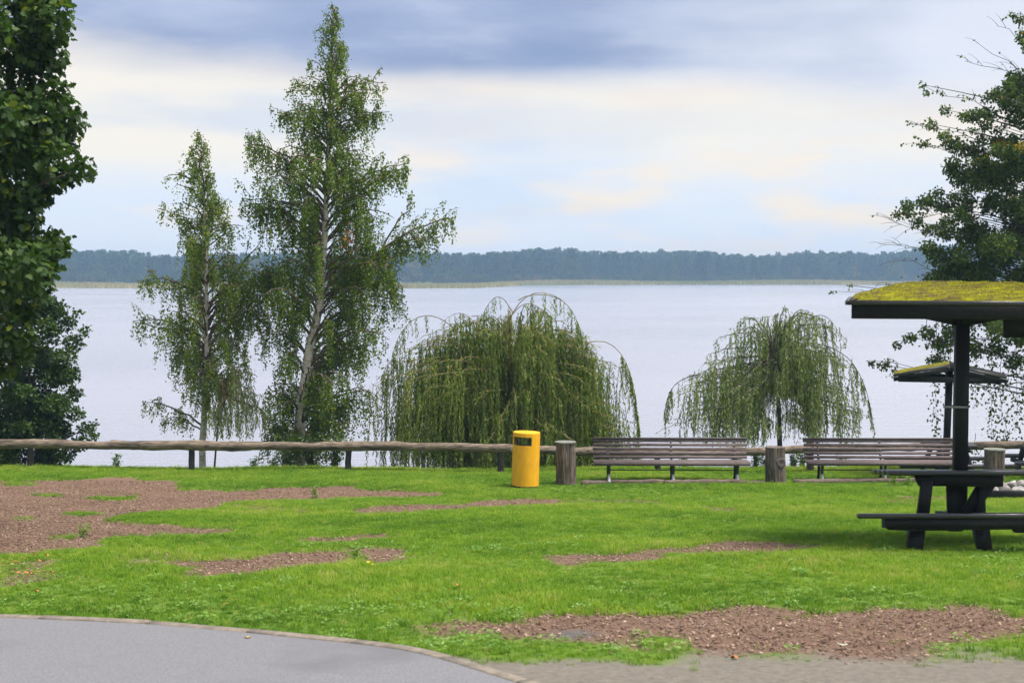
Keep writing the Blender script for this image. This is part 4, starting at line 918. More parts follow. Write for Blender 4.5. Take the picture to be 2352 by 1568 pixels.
tall_tree = make_birch('birch_tree', 'tall slender weeping birch with leaning white trunk', [(684, 1060, TB), (692, 930, TB), (712, 800, TB), (735, 690, TB), (744, 560, TB), (752, 420, TB), (757, 250, TB), (762, 120, TB), (766, 12, TB)], 0.155,
  [(20, 756, 776), (60, 738, 800), (110, 722, 824), (160, 705, 832), (205, 668, 872), (250, 650, 870), (300, 640, 850), (340, 590, 868), (400, 590, 890), (470, 575, 900), (540, 605, 885), (600, 580, 920), (650, 570, 925), (700, 570, 930), (760, 590, 912), (820, 600, 890), (900, 600, 860), (960, 600, 840), (1010, 600, 820)], TB, 205, 11, M['birch_leaf'],
  feature=[(790, 660, 1044, 500, 0.2, 60, 0.2, 0.75), (760, 470, 938, 375, -0.2, 34, 0.3, 0.9), (760, 330, 895, 258, 0.1, 18, 0.15, 0.5), (755, 230, 885, 190, 0.2, 16, 0.1, 0.35), (750, 320, 628, 262, -0.2, 18, 0.15, 0.55), (748, 430, 570, 332, 0.1, 30, 0.25, 0.8), (745, 520, 560, 455, -0.2, 26, 0.2, 0.7), (735, 700, 570, 620, -0.4, 50, 0.4, 1.2), (730, 740, 560, 680, 0.3, 40, 0.4, 1.2), (745, 640, 900, 620, -0.5, 45, 0.5, 1.5), (740, 680, 925, 660, 0.4, 40, 0.4, 1.2), (860, 610, 950, 470, 0.1, 14, 0.1, 0.4), (700, 870, 850, 790, -0.3, 30, 0.3, 0.9), (700, 960, 640, 900, -0.3, 24, 0.3, 0.9), (690, 1010, 620, 985, -0.3, 20, 0.2, 0.6), (735, 990, 810, 920, -0.2, 14, 0.15, 0.5), (700, 1000, 760, 960, 0.2, 20, 0.2, 0.6), (750, 450, 565, 335, -0.3, 44, 0.3, 0.95), (745, 560, 556, 462, 0.2, 50, 0.3, 0.9), (758, 300, 880, 262, -0.2, 30, 0.2, 0.6), (755, 520, 930, 385, 0.25, 50, 0.3, 1.0), (756, 260, 640, 270, -0.2, 30, 0.2, 0.6), (800, 640, 1000, 545, 0.1, 60, 0.3, 0.8), (745, 620, 880, 560, -0.4, 40, 0.4, 1.2), (760, 210, 872, 200, -0.2, 24, 0.1, 0.4), (758, 210, 665, 205, 0.2, 24, 0.1, 0.4)], low=(690, 985, 0.17))
rgr = np.random.default_rng(5); c = at(803, 545, TB - 0.9); n = 70; mb = MB()
add_leaves(mb, c + rgr.normal(0, 1, (n, 3)) * np.array([0.10, 0.15, 0.18]), np.stack([rgr.normal(0, .6, n), rgr.normal(0, .6, n), rgr.normal(-.7, .4, n)], -1), 0.06, 0.05, T_RHOMB, rgr)
mb.build('red_leaf_sprig', M['red_leaf'], tall_tree, label='small sprig of reddened leaves', kind='stuff')
make_birch('birch_tree', 'shorter young birch with thin pale trunk left of the tall one', [(462, 1085, TB + 0.3), (468, 960, TB + 0.3), (474, 800, TB + 0.3), (474, 640, TB + 0.3), (470, 480, TB + 0.3), (464, 380, TB + 0.3), (459, 302, TB + 0.3)], 0.085,
  [(306, 452, 468), (340, 430, 495), (400, 408, 512), (450, 400, 530), (500, 390, 545), (550, 390, 570), (600, 385, 600), (650, 365, 615), (740, 365, 615), (800, 372, 600), (850, 385, 570), (890, 420, 520)], TB + 0.3, 112, 21, M['birch_leaf2'],
  feature=[(470, 430, 380, 405, 0.1, 10, 0.1, 0.3), (470, 540, 362, 480, 0.2, 18, 0.15, 0.5), (472, 540, 560, 520, -0.2, 18, 0.2, 0.5), (474, 690, 318, 640, -0.2, 32, 0.2, 0.7), (474, 780, 308, 738, 0.2, 34, 0.25, 0.8), (474, 700, 640, 640, 0.2, 50, 0.3, 1.0), (474, 760, 625, 720, -0.3, 50, 0.4, 1.1), (474, 760, 600, 560, -0.1, 20, 0.2, 0.6), (468, 980, 330, 925, -0.1, 22, 0.2, 0.6), (468, 990, 370, 960, 0.2, 22, 0.2, 0.5), (472, 850, 400, 800, 0.2, 22, 0.3, 0.9)], leaf=0.054, low=(640, 1070, 0.09))

def make_willow(name, label, cxd, Yc, trunk_d, r0, top, low_d, n_limb, n_str, seed, leafm, Ry=2.0, leaf=(0.075, 0.12), wid=0.025, extra=(), barkm='willowbark', group=None, gap=0.035, clear=None, ragged=0.35):
    """top: (x, y) outline of the dome in picture units; strands hang from arching limbs"""
    rg_ = np.random.default_rng(seed); px = F / Yc
    tx = np.array([q[0] for q in top], float); ty = np.array([q[1] for q in top], float)
    b = at(trunk_d[0][0], trunk_d[0][1], Yc); b[2] = float(gz(b[0], Yc)) - 0.05
    t = thing(name, label, 'tree', b, group)
    tl = trunk_line([(x, y, Yc) for x, y in trunk_d]); tl[0] = b; fine = np.linspace(0, 1, 14)
    MB().tube(poly_at(tl, fine), r0 * (1 - 0.6 * fine), 10, jitter=0.08, rng=rg_).build('trunk', M['bark'], t, smooth=True)
    hd = tl[-1]; br = MB(); P_ = []; A_ = []; S_ = []
    zlow = CAMZ + (630 - low_d) / px
    def strand(p, zl, drift, sh):
        ln = max(0.25, p[2] - zl); m = max(5, int(ln / gap))
        s_ = np.linspace(0, 1, m) * ln + rg_.normal(0, 0.01, m)
        q = p + np.stack([drift[0] * np.minimum(s_, 1.2) * 0.5 + 0.02 * np.sin(s_ * 4 + sh * 9), drift[1] * np.minimum(s_, 1.2) * 0.5 + 0.02 * np.cos(s_ * 3 + sh * 7), -s_], -1)
        th = rg_.random(m) * 6.283
        ax = np.stack([np.cos(th) * 0.42, np.sin(th) * 0.42, np.full(m, -0.9) + rg_.normal(0, 0.2, m)], -1)
        P_.append(q); A_.append(ax); S_.append(np.clip(sh + rg_.normal(0, 0.16, m), 0, 1))
        if rg_.random() < 0.35: br.tube(q[::max(1, m // 6)], 0.004, 3, cap=False)
    def limb(tip, apex, ns, r_=None, zl=None, leafy=1.0):
        line = np.concatenate([bezier(hd + rg_.normal(0, 0.06, 3), np.array([(hd[0] * 0.55 + apex[0] * 0.45), hd[1] * 0.5 + apex[1] * 0.5, apex[2] + 0.15]), apex, 7), bezier(apex, apex + (tip - apex) * np.array([0.6, 0.6, 0.1]), tip, 6)[1:]])
        L_ = len(line); line[1:-1] += rg_.normal(0, 0.02, (L_ - 2, 3))
        br.tube(line, (r_ or 0.012) * np.linspace(1, 0.12, L_) + 0.003, 5, cap=False)
        m = 26; P_.append(poly_at(line, rg_.uniform(0.45, 1, m)) + rg_.normal(0, 0.03, (m, 3))); A_.append(rg_.normal(0, 0.5, (m, 3)) + np.array([0, 0, -0.5]) + (tip - apex)); S_.append(np.clip(rg_.normal(0.6, 0.15, m), 0, 1))
        sh0 = np.clip(rg_.normal(0.5, 0.22), 0.05, 0.95)
        for _ in range(ns):
            p = poly_at(line, np.array([rg_.uniform(0.4, 1.0)]))[0] + rg_.normal(0, 0.06, 3)
            zlo = (zlow if zl is None else zl) + (rg_.random() ** 2) * ragged * max(0.2, p[2] - zlow) * 1.4
            strand(p, zlo, (tip - apex)[:2] * 0.12 + rg_.normal(0, 0.17, 2), sh0 + rg_.normal(0, 0.08))
    for i in range(n_limb):
        phi = rg_.random() * 6.283; rho = rg_.random() ** 0.55 * 0.86 + 0.17
        cph = math.cos(phi); wr = 1 / (1 + math.exp(-4 * cph)); Rx = wr * (tx[-1] - cxd) + (1 - wr) * (cxd - tx[0])
        xd = cxd + Rx * rho * cph + rg_.normal(0, 12)
        zl_, zr_ = np.interp(cxd - (cxd - tx[0]) * rho, tx, ty), np.interp(cxd + (tx[-1] - cxd) * rho, tx, ty)
        ztop = CAMZ + (630 - (wr * zr_ + (1 - wr) * zl_)) / px
        tip = np.array([(xd - 1176) / px, Yc + Ry * rho * math.sin(phi), ztop - 0.05 - 0.14 * rg_.random()])
        ap = np.array([tip[0] * 0.72 + hd[0] * 0.28, tip[1] * 0.72 + hd[1] * 0.28, ztop + 0.10])
        k = rg_.random()
        if k < 0.45: tip[2] = zlow + (tip[2] - zlow) * rg_.uniform(0.35, 0.9); ap[2] = tip[2] + 0.25; ap[2] = max(ap[2], tip[2] + 0.15)
        limb(tip, ap, n_str)
    for pts, ns, zl in extra:        # arching shoots read off one by one
        line = np.array([at(x, y, Yc - 0.5) for x, y in pts]); tt = np.linspace(0, 1, 14); ln = poly_at(line, tt)
        k = np.ones(5) / 5; sm = np.stack([np.convolve(np.pad(ln[:, c_], 2, mode='edge'), k, 'valid') for c_ in range(3)], -1); sm[0] = ln[0]; sm[-1] = ln[-1]
        br.tube(sm, np.linspace(0.013, 0.004, 14), 5, cap=False)
        for _ in range(ns * 2):
            u = rg_.uniform(0.35, 1.0); p = poly_at(sm, np.array([u]))[0]; strand(p, p[2] - rg_.uniform(0.2, zl), rg_.normal(0, 0.08, 2), 0.7)
    br.build('branches', M[barkm], t, smooth=True)
    P = np.concatenate(P_); A = np.concatenate(A_); S = np.concatenate(S_); n = len(P)
    ok = P[:, 2] > gz(P[:, 0], P[:, 1]) + 0.03
    if clear is not None: ok &= ~((P[:, 2] < CAMZ + (630 - clear[0]) / px) & (np.abs(P[:, 0] - np.interp(P[:, 2], tl[:, 2], tl[:, 0]) - clear[2]) < clear[1] * (1 + 0.3 * np.sin(P[:, 2] * 9))) & (rg_.random(n) < 0.93))
    P, A, S = P[ok], A[ok], S[ok]; n = len(P)
    mb_ = MB(); add_leaves(mb_, P, A, rg_.uniform(leaf[0], leaf[1], n), wid * rg_.uniform(0.8, 1.3, n), T_LANCE, rg_, S)
    mb_.build('crown', leafm, t); print(name, 'leaves', n)
    return t
make_willow('willow_tree', 'broad weeping willow behind the fence left of the yellow bin', 1180, 35.3, [(1175, 1070), (1180, 970), (1178, 900)], 0.13,
  [(826, 930), (845, 870), (875, 838), (900, 825), (925, 795), (960, 770), (1000, 750), (1060, 735), (1110, 728), (1150, 718), (1200, 712), (1260, 712), (1300, 730), (1340, 765), (1380, 800), (1415, 840), (1440, 900), (1455, 980)], 1085, 260, 15, 31, M['willow_leaf'], Ry=1.7,
  extra=[([(1160, 760), (1185, 700), (1203, 669), (1240, 665), (1275, 669), (1310, 700), (1335, 745), (1340, 790)], 10, 0.7), ([(1190, 690), (1205, 674), (1250, 676), (1290, 682), (1320, 720), (1335, 760)], 6, 0.6), ([(1170, 730), (1205, 690), (1240, 705), (1280, 740)], 8, 0.7), ([(1120, 780), (1080, 728), (1060, 712), (1030, 725), (1010, 745)], 8, 0.6), ([(1050, 760), (1000, 718), (960, 722), (930, 745), (905, 790), (898, 830)], 14, 0.6), ([(1330, 800), (1360, 770), (1395, 775), (1430, 805), (1452, 860), (1462, 930), (1470, 1000)], 30, 0.9), ([(1180, 720), (1150, 675), (1125, 690), (1110, 720)], 8, 0.4), ([(960, 840), (920, 815), (890, 830), (875, 870)], 12, 0.8)], group='weeping willows on the bank', ragged=0.55)
make_willow('willow_tree', 'smaller round weeping willow behind the gap between the two benches', 1775, 35.2, [(1793, 1045), (1790, 960), (1785, 880), (1778, 820)], 0.075,
  [(1520, 960), (1535, 900), (1560, 868), (1600, 835), (1640, 790), (1680, 752), (1720, 722), (1760, 708), (1800, 706), (1840, 722), (1880, 722), (1910, 740), (1945, 790), (1970, 850), (1992, 910), (2004, 975)], 1012, 150, 8, 41, M['willow_leaf2'], Ry=2.0, barkm='bark', gap=0.034,
  extra=[([(1790, 960), (1765, 935), (1740, 920)], 0, 0.3), ([(1790, 965), (1820, 935), (1845, 915)], 0, 0.3), ([(1830, 760), (1870, 722), (1900, 722), (1925, 760)], 8, 0.5), ([(1880, 790), (1930, 800), (1975, 850), (2000, 930), (2008, 990)], 16, 0.5), ([(1610, 860), (1560, 870), (1535, 900), (1524, 960)], 14, 0.5)], group='weeping willows on the bank', ragged=0.85, clear=(905, 0.42, 0.12))
make_willow('willow_sapling', 'pale young willow sapling right beside the thin birch trunk', 535, 35.4, [(490, 1070), (500, 980), (520, 910)], 0.03,
  [(470, 930), (488, 880), (515, 858), (550, 845), (585, 855), (606, 890), (615, 960)], 1005, 26, 7, 51, M['pale_willow_leaf'], Ry=0.6, ragged=0.8)

def leafy_clumps(rg_, clumps, leaf, per_m2, tmpl, aspect=0.9, droop=-0.35, Yspread=1.0):
    P_ = []; A_ = []; S_ = []; N_ = []
    for (c, r) in clumps:
        n = max(8, int(per_m2 * r * r * 12)); d = unit(rg_.normal(size=(n, 3))); q = rg_.random(n) ** 0.45
        p = c + d * (q * r)[:, None] * np.array([1.0, Yspread, 0.82]) + rg_.normal(0, 0.03, (n, 3))
        P_.append(p); A_.append(d * 0.6 + rg_.normal(0, 0.5, (n, 3)) + np.array([0, 0, droop])); S_.append(np.clip(rg_.normal(0.42, 0.2, n) + rg_.normal(0, 0.1), 0, 0.97)); N_.append(np.tile([0, 0, 1.0], (n, 1)) + d * 0.5)
    return np.concatenate(P_), np.concatenate(A_), np.concatenate(S_), np.concatenate(N_)

def make_maple():
    rg_ = np.random.default_rng(61); Y = 20.0; px = F / Y
    tr = at(-330, 1200, Y); g = float(gz(tr[0], Y)); base = np.array([tr[0], Y, g - 0.05])
    t = thing('maple_tree', 'large dark green maple crown filling the upper left edge', 'tree', base)
    sil = [(112, 40, .34), (95, 90, .36), (108, 130, .30), (70, 170, .34), (128, 215, .24), (150, 248, .22), (162, 290, .22), (140, 330, .24), (196, 383, .16), (165, 392, .22), (120, 405, .28), (80, 440, .26), (60, 480, .26), (128, 548, .20), (105, 580, .24), (135, 560, .18), (75, 620, .30), (48, 690, .30), (82, 660, .22), (25, 760, .30), (50, 790, .22), (10, 830, .26), (60, 20, .4), (100, -30, .4), (20, 350, .4), (30, 240, .4), (40, 100, .45), (20, 530, .4), (0, 640, .4), (60, 260, .38), (100, 300, .32), (95, 250, .3), (50, 320, .4), (100, 350, .3), (30, 420, .4), (70, 560, .3), (30, 590, .35)]
    cl = [(at(x, y, Y + rg_.uniform(-0.5, 0.7)), r) for x, y, r in sil]
    for _ in range(85):
        y = rg_.uniform(-520, 830); lim = np.interp(y, [-520, -200, 0, 300, 560, 830], [-120, 20, 60, 80, 40, -10]); x = rg_.uniform(-680, lim)
        cl.append((at(x, y, Y + rg_.normal(0, 1.1)), rg_.uniform(0.32, 0.55)))
    fine = np.linspace(0, 1, 14); top = at(-330, -420, Y); trunk = poly_at(np.array([base, base + np.array([0.1, 0, 2.2]), top]), fine)
    MB().tube(trunk, 0.22 * (1 - 0.85 * fine), 12, jitter=0.08, rng=rg_).build('trunk', M['bark'], t, smooth=True)
    br = MB()
    for c, r in cl[::2]:
        h = min(max(c[2] - 0.5 * abs(c[0] - base[0]), g + 2.0), top[2]); s_ = np.array([np.interp(h, trunk[:, 2], trunk[:, 0]), Y, h])
        br.tube(bezier(s_, (s_ + c) / 2 + np.array([0, 0, 0.3]), c, 7), np.linspace(0.05, 0.008, 7), 5, cap=False)
    br.build('branches', M['bark'], t, smooth=True)
    P, A, S, N_ = leafy_clumps(rg_, cl, 0.13, 165, T_MAPLE, droop=-0.5); n = len(P)
    mb_ = MB(); sz = rg_.uniform(0.075, 0.14, n); add_leaves(mb_, P, A, sz, sz * 1.0, T_MAPLE, rg_, np.where(rg_.random(n) < 0.02, 1.0, S), nrm=N_, nspread=0.7)
    mb_.build('crown', M['maple_leaf'], t); print('maple', n)
make_maple()

def make_alder():
    rg_ = np.random.default_rng(71); Y = 35.6; base = at(20, 1080, Y); base[2] = float(gz(base[0], Y)) - 0.05
    t = thing('alder_tree', 'dense dark green alder by the water under the maple at left', 'tree', base)
    sil = [(95, 690, .3), (130, 715, .28), (150, 745, .26), (168, 785, .26), (150, 820, .3), (160, 860, .28), (168, 905, .24), (172, 950, .22), (195, 985, .20), (215, 1000, .14), (215, 975, .10), (180, 1020, .22), (150, 1045, .24), (110, 1050, .26), (60, 1050, .3), (20, 1055, .3), (195, 760, .12), (178, 720, .10), (75, 665, .25)]
    cl = [(at(x, y, Y + rg_.uniform(-0.4, 0.5)), r) for x, y, r in sil]
    for _ in range(230):
        y = 640 + 420 * rg_.random() ** 0.75; lim = np.interp(y, [640, 700, 800, 1000, 1060], [70, 110, 140, 160, 120]); x = rg_.uniform(-260, lim); cl.append((at(x, y, Y + rg_.normal(0, 0.8)), rg_.uniform(0.2, 0.4)))
    br = MB()
    for k in range(5):
        a = base + np.array([rg_.normal(0, 0.15), rg_.normal(0, 0.1), 0]); b = at(rg_.uniform(-120, 120), 700, Y)
        br.tube(bezier(a, (a + b) / 2 + np.array([rg_.normal(0, .2), 0, 0]), b, 10), np.linspace(0.06, 0.012, 10), 7, cap=False)
    br.build('trunk', M['bark'], t, smooth=True)
    tw = MB()
    for c, r in cl[::2]:
        s_ = np.array([base[0] + (c[0] - base[0]) * 0.4, Y, max(base[2] + 0.3, c[2] - 0.6)]); tw.tube(bezier(s_, (s_ + c) / 2, c, 5), np.linspace(0.018, 0.005, 5), 4, cap=False)
    tw.build('branches', M['bark'], t, smooth=True)
    P, A, S, N_ = leafy_clumps(rg_, cl, 0.08, 330, T_OVATE, droop=0.05); n = len(P); mb_ = MB(); sz = rg_.uniform(0.06, 0.10, n)
    ok = P[:, 2] > gz(P[:, 0], P[:, 1]) + 0.03
    P, A, S, N_, sz = P[ok], A[ok], S[ok], N_[ok], sz[ok]
    add_leaves(mb_, P, A, sz, sz * 0.8, T_OVATE, rg_, S, nrm=N_, nspread=0.8); mb_.build('crown', M['alder_leaf'], t); print('alder', n)
make_alder()

def make_linden():
    rg_ = np.random.default_rng(81); Y = 34.9; px = F / Y; base = at(2560, 1080, Y); base[2] = float(gz(base[0], Y)) - 0.05
    t = thing('linden_tree', 'dark leafy tree with drooping twigs at the right edge behind the shelter', 'tree', base)
    top = at(2530, -200, Y); fine = np.linspace(0, 1, 16); tl = poly_at(np.array([base, at(2550, 700, Y), at(2535, 300, Y), top]), fine)
    MB().tube(tl, 0.20 * (1 - 0.9 * fine) + 0.01, 12, jitter=0.06, rng=rg_).build('trunk', M['bark'], t, smooth=True)
    sil = [(2338, 185, .28), (2320, 235, .26), (2290, 215, .14), (2345, 260, .3), (2262, 285, .14), (2215, 268, .12), (2170, 252, .10), (2130, 212, .06), (2120, 195, .05), (2235, 345, .24), (2195, 335, .16), (2170, 310, .12), (2140, 285, .10), (2125, 330, .08), (2260, 390, .26), (2205, 410, .22), (2190, 375, .16), (2215, 460, .26), (2160, 470, .18), (2120, 465, .16), (2085, 470, .12), (2062, 492, .10), (2105, 510, .12), (2175, 530, .24), (2230, 540, .3), (2160, 590, .24), (2200, 620, .3), (2150, 640, .22), (2260, 620, .3), (2320, 560, .34), (2320, 470, .34), (2300, 420, .3), (2345, 380, .3), (2320, 330, .26), (2340, 640, .3), (2290, 680, .3), (2340, 700, .3), (2300, 735, .26), (2340, 770, .26), (2180, 690, .2), (2240, 700, .26),
           (2130, 760, .14), (2090, 775, .12), (2062, 792, .08), (2165, 790, .2), (2190, 760, .2), (2150, 825, .16), (2240, 800, .2), (2290, 800, .2), (2330, 830, .2), (2030, 838, .09), (2005, 832, .07), (2055, 850, .06), (2345, 45, .10), (2325, 35, .05), (1915, 672, .02), (1955, 655, .02)]
    cl = [(at(x, y, Y + rg_.uniform(-0.5, 0.4)), r * 1.22 + 0.01) for x, y, r in sil]
    for _ in range(80):
        y = rg_.uniform(-150, 860); lim = np.interp(y, [-150, 150, 350, 640, 860], [2420, 2340, 2260, 2210, 2240]); cl.append((at(rg_.uniform(lim, 2760), y, Y + rg_.normal(0.2, 1.0)), rg_.uniform(0.26, 0.45)))
    for _ in range(75):
        y = rg_.uniform(180, 640); lim = np.interp(y, [180, 250, 300, 350, 420, 480, 540, 640], [2290, 2240, 2160, 2180, 2170, 2080, 2130, 2140]); cl.append((at(rg_.uniform(lim, lim + 150), y, Y + rg_.normal(0, 0.6)), rg_.uniform(0.08, 0.20)))
    for _ in range(45):
        y = rg_.uniform(140, 640); lim = np.interp(y, [140, 250, 350, 450, 640], [2345, 2320, 2260, 2230, 2190]); cl.append((at(rg_.uniform(lim, 2400), y, Y + rg_.normal(0.2, 0.7)), rg_.uniform(0.18, 0.32)))
    br = MB(); P_, A_, S_ = [], [], []
    def limb(p0, p1, p2, r_, n_tw, tlen, leafy):
        line = bezier(p0, p1, p2, 10); line[1:-1] += rg_.normal(0, 0.07, (8, 3)) + np.array([0, 0, -0.10]) * np.sin(np.linspace(0, 3.14, 8))[:, None]; br.tube(line, np.linspace(r_, 0.004, 10), 5, cap=False)
        dr = unit(p2 - p0)
        for _ in range(n_tw):
            a = poly_at(line, np.array([rg_.uniform(0.3, 1.0)]))[0]; d = unit(dr + rg_.normal(0, 0.35, 3)); L_ = tlen * rg_.uniform(0.5, 1.1)
            b = a + d * L_; tw = bezier(a, a + d * L_ * 0.5 + np.array([0, 0, 0.06]), b + np.array([0, 0, -0.08 * L_]), 6); br.tube(tw, np.linspace(0.007, 0.0025, 6), 3, cap=False)
            m = int(leafy * L_ * 22); 
            if m: P_.append(poly_at(tw, rg_.uniform(0.2, 1.0, m)) + rg_.normal(0, 0.02, (m, 3))); A_.append(np.stack([rg_.normal(-.25, .4, m), rg_.normal(0, .4, m), rg_.normal(-.8, .3, m)], -1)); S_.append(np.clip(rg_.normal(.5, .2, m), 0, .97))
    tk = lambda y: poly_at(tl, np.array([np.interp(-y, [-1080, 200], [0, 1])]))[0]
    for (ys_, x1, y1, x2, y2, ntw, tl_, lf) in [(420, 2380, 260, 2118, 195, 12, 0.55, 0.8), (420, 2350, 330, 2085, 282, 18, 0.6, 0.55), (460, 2330, 350, 2110, 335, 12, 0.6, 0.7), (330, 2400, 200, 2240, 95, 10, 0.6, 0.15), (300, 2400, 150, 2215, 140, 10, 0.6, 0.12), (560, 2300, 470, 2060, 490, 16, 0.6, 0.8), (640, 2250, 580, 2045, 505, 22, 0.6, 0.08), (650, 2250, 590, 2020, 560, 20, 0.6, 0.06), (660, 2250, 600, 2050, 600, 20, 0.6, 0.06), (690, 2200, 650, 2010, 655, 12, 0.5, 0.12), (720, 2150, 660, 1905, 668, 10, 0.4, 0.2), (780, 2250, 740, 2055, 785, 12, 0.4, 0.7), (860, 2200, 850, 2000, 828, 14, 0.45, 0.7), (880, 2200, 870, 2040, 862, 10, 0.4, 0.4), (120, 2450, 30, 2312, 34, 4, 0.3, 0.6), (250, 2420, 130, 2290, 60, 6, 0.5, 0.15)]:
        limb(tk(ys_), at(x1, y1, Y), at(x2, y2, Y - 0.2), 0.019, ntw, tl_, lf)
    for c, r in cl[::2]:
        s_ = tk(min(c[2] * 0 + 630 - (c[2] - CAMZ) * px + 90, 1000)); br.tube(bezier(s_, (s_ + c) / 2 + np.array([0, 0, .15]), c, 6), np.linspace(0.025, 0.006, 6), 4, cap=False)
    # hanging sprays under the crown
    for (x, y0, y1, w, n) in [(2200, 560, 650, 60, 500), (2280, 600, 740, 60, 600), (2150, 740, 1010, 10, 210), (2182, 760, 930, 10, 90), (2240, 780, 935, 12, 120), (2278, 800, 1005, 16, 230), (2300, 850, 960, 14, 90), (2335, 800, 985, 22, 240), (2310, 985, 1012, 16, 50), (2165, 740, 850, 14, 120), (2225, 740, 800, 20, 140), (2240, 1025, 1060, 8, 40), (2360, 780, 1010, 20, 160), (2130, 760, 800, 10, 40)]:
        u = rg_.random(n); yy = y0 + (y1 - y0) * u; xx = x + rg_.normal(0, 1, n) * w * (0.35 + 0.5 * np.abs(np.sin(u * 9 + x)))
        p = np.array([at(a, b, Y - 0.3) for a, b in zip(xx, yy)]); p[:, 1] += rg_.normal(0, 0.12, n)
        P_.append(p); A_.append(np.stack([rg_.normal(0, .5, n), rg_.normal(0, .5, n), rg_.normal(-.8, .3, n)], -1)); S_.append(np.clip(rg_.normal(.4, .2, n), 0, .97))
        br.tube(np.array([at(x, q, Y - 0.3) for q in np.linspace(y0 - 30, y1, 7)]) + rg_.normal(0, 0.02, (7, 3)), np.linspace(0.01, 0.003, 7), 3, cap=False)
    br.build('branches', M['bark'], t, smooth=True)
    P, A, S, N_ = leafy_clumps(rg_, cl, 0.09, 380, T_OVATE, droop=-0.6); P = np.concatenate([P] + P_); A = np.concatenate([A] + A_); S = np.concatenate([S] + S_); n = len(P)
    cy = at(2322, 335, Y - 0.4); S = np.where((np.linalg.norm((P - cy)[:, [0, 2]], axis=1) < 0.22) & (rg_.random(n) < 0.7), 1.0, S); S = np.where(rg_.random(n) < 0.004, 1.0, S)
    mb_ = MB(); sz = rg_.uniform(0.05, 0.088, n); add_leaves(mb_, P, A, sz, sz * 0.8, T_OVATE, rg_, S); mb_.build('crown', M['linden_leaf'], t); print('linden', n)
make_linden()

# ------------------------------------------------------------------ bank weeds behind the fence, each a plant
def weed(x, y, Y, h, n, seed, label, sp=0.25, size=0.07, group='weeds along the bank', mk='weed_leaf'):
    rg_ = np.random.default_rng(seed); b = at(x, y, Y); b[2] = float(gz(b[0], Y)); t = thing('weed_plant', label, 'plant', b, group)
    st = MB(); P_ = []; A_ = []
    for k in range(n):
        th = rg_.random() * 6.283; tip = b + np.array([math.cos(th) * sp * rg_.random(), math.sin(th) * sp * rg_.random(), h * rg_.uniform(0.5, 1.0)]); line = bezier(b + rg_.normal(0, 0.04, 3) * np.array([1, 1, 0]), (b + tip) / 2 + np.array([0, 0, 0.1]), tip, 6)
        st.tube(line, np.linspace(0.006, 0.002, 6), 3, cap=False); m = int(20 + 25 * h)
        P_.append(poly_at(line, rg_.uniform(0.1, 1, m)) + rg_.normal(0, 0.035, (m, 3))); A_.append(rg_.normal(0, 1, (m, 3)) * np.array([1, 1, 0.5]))
    st.build('stems', M['birchtwig' if mk == 'weed_leaf' else mk], t); P = np.concatenate(P_); A = np.concatenate(A_); mb_ = MB(); sz = rg_.uniform(0.6, 1.2, len(P)) * size
    add_leaves(mb_, P, A, sz, sz * 0.6, T_RHOMB, rg_, nrm=np.array([0, 0, 1.0]), nspread=0.5); mb_.build('leaves', M[mk], t)
W_ = [(660, 34.5, 0.9, 22, 'low green weed clump at the foot of the tall birch'), (715, 34.4, 1.05, 28, 'taller yellow green weed clump right of the tall birch foot'), (770, 34.4, 0.95, 24, 'leafy weed clump just left of the fence post by the willow'),
      (630, 34.5, 0.45, 8, 'sparse weed sprig between the birches at the grass edge'), (585, 34.5, 0.35, 6, 'thin weed sprig on the bank left of the tall birch'), (1735, 34.0, 0.62, 10, 'nettle-like weed between first bench and knotty log'), (1755, 34.1, 0.4, 8, 'small weed directly left of the knotty log'), (1822, 34.0, 0.5, 10, 'weed clump right of the knotty log under the rail'),
      (1690, 34.1, 0.4, 9, 'weed clump under the right end of the bench by the yellow bin'), (1845, 34.1, 0.55, 9, 'weed just left of the bench behind the shelter post'), (1930, 34.2, 0.35, 9, 'weeds seen under the bench behind the shelter post'), (1460, 34.1, 0.4, 10, 'weeds under left half of bench by yellow bin'), (1570, 34.1, 0.4, 10, 'weeds under the middle of the bench by the yellow bin'), (270, 34.4, 0.4, 5, 'small pale seedling on the bank right of the alder')]
for i, (x, Y, h, n, lab) in enumerate(W_): weed(x, 1075, Y, h, n, 200 + i, lab, sp=0.25 if n < 20 else 0.45)
for i, (x, y, h, lab) in enumerate([(720, 1142, 0.22, 'green weed tuft in the mulch strip left of the yellow bin'), (2052, 1113, 0.22, 'grass tuft before the bench left of the picnic table'), (2085, 1113, 0.24, 'grass tuft right by the picnic table before the bench'), (820, 1283, 0.16, 'weed tuft growing in the lower left mulch patch'), (195, 1232, 0.13, 'weed tuft in the big mulch patch at left')]):
    g = ground(x, y); weed(x, y, g[1], h, 4, 300 + i, lab, sp=0.10, size=0.05, group='weed tufts on the lawn', mk='lawn_weed')

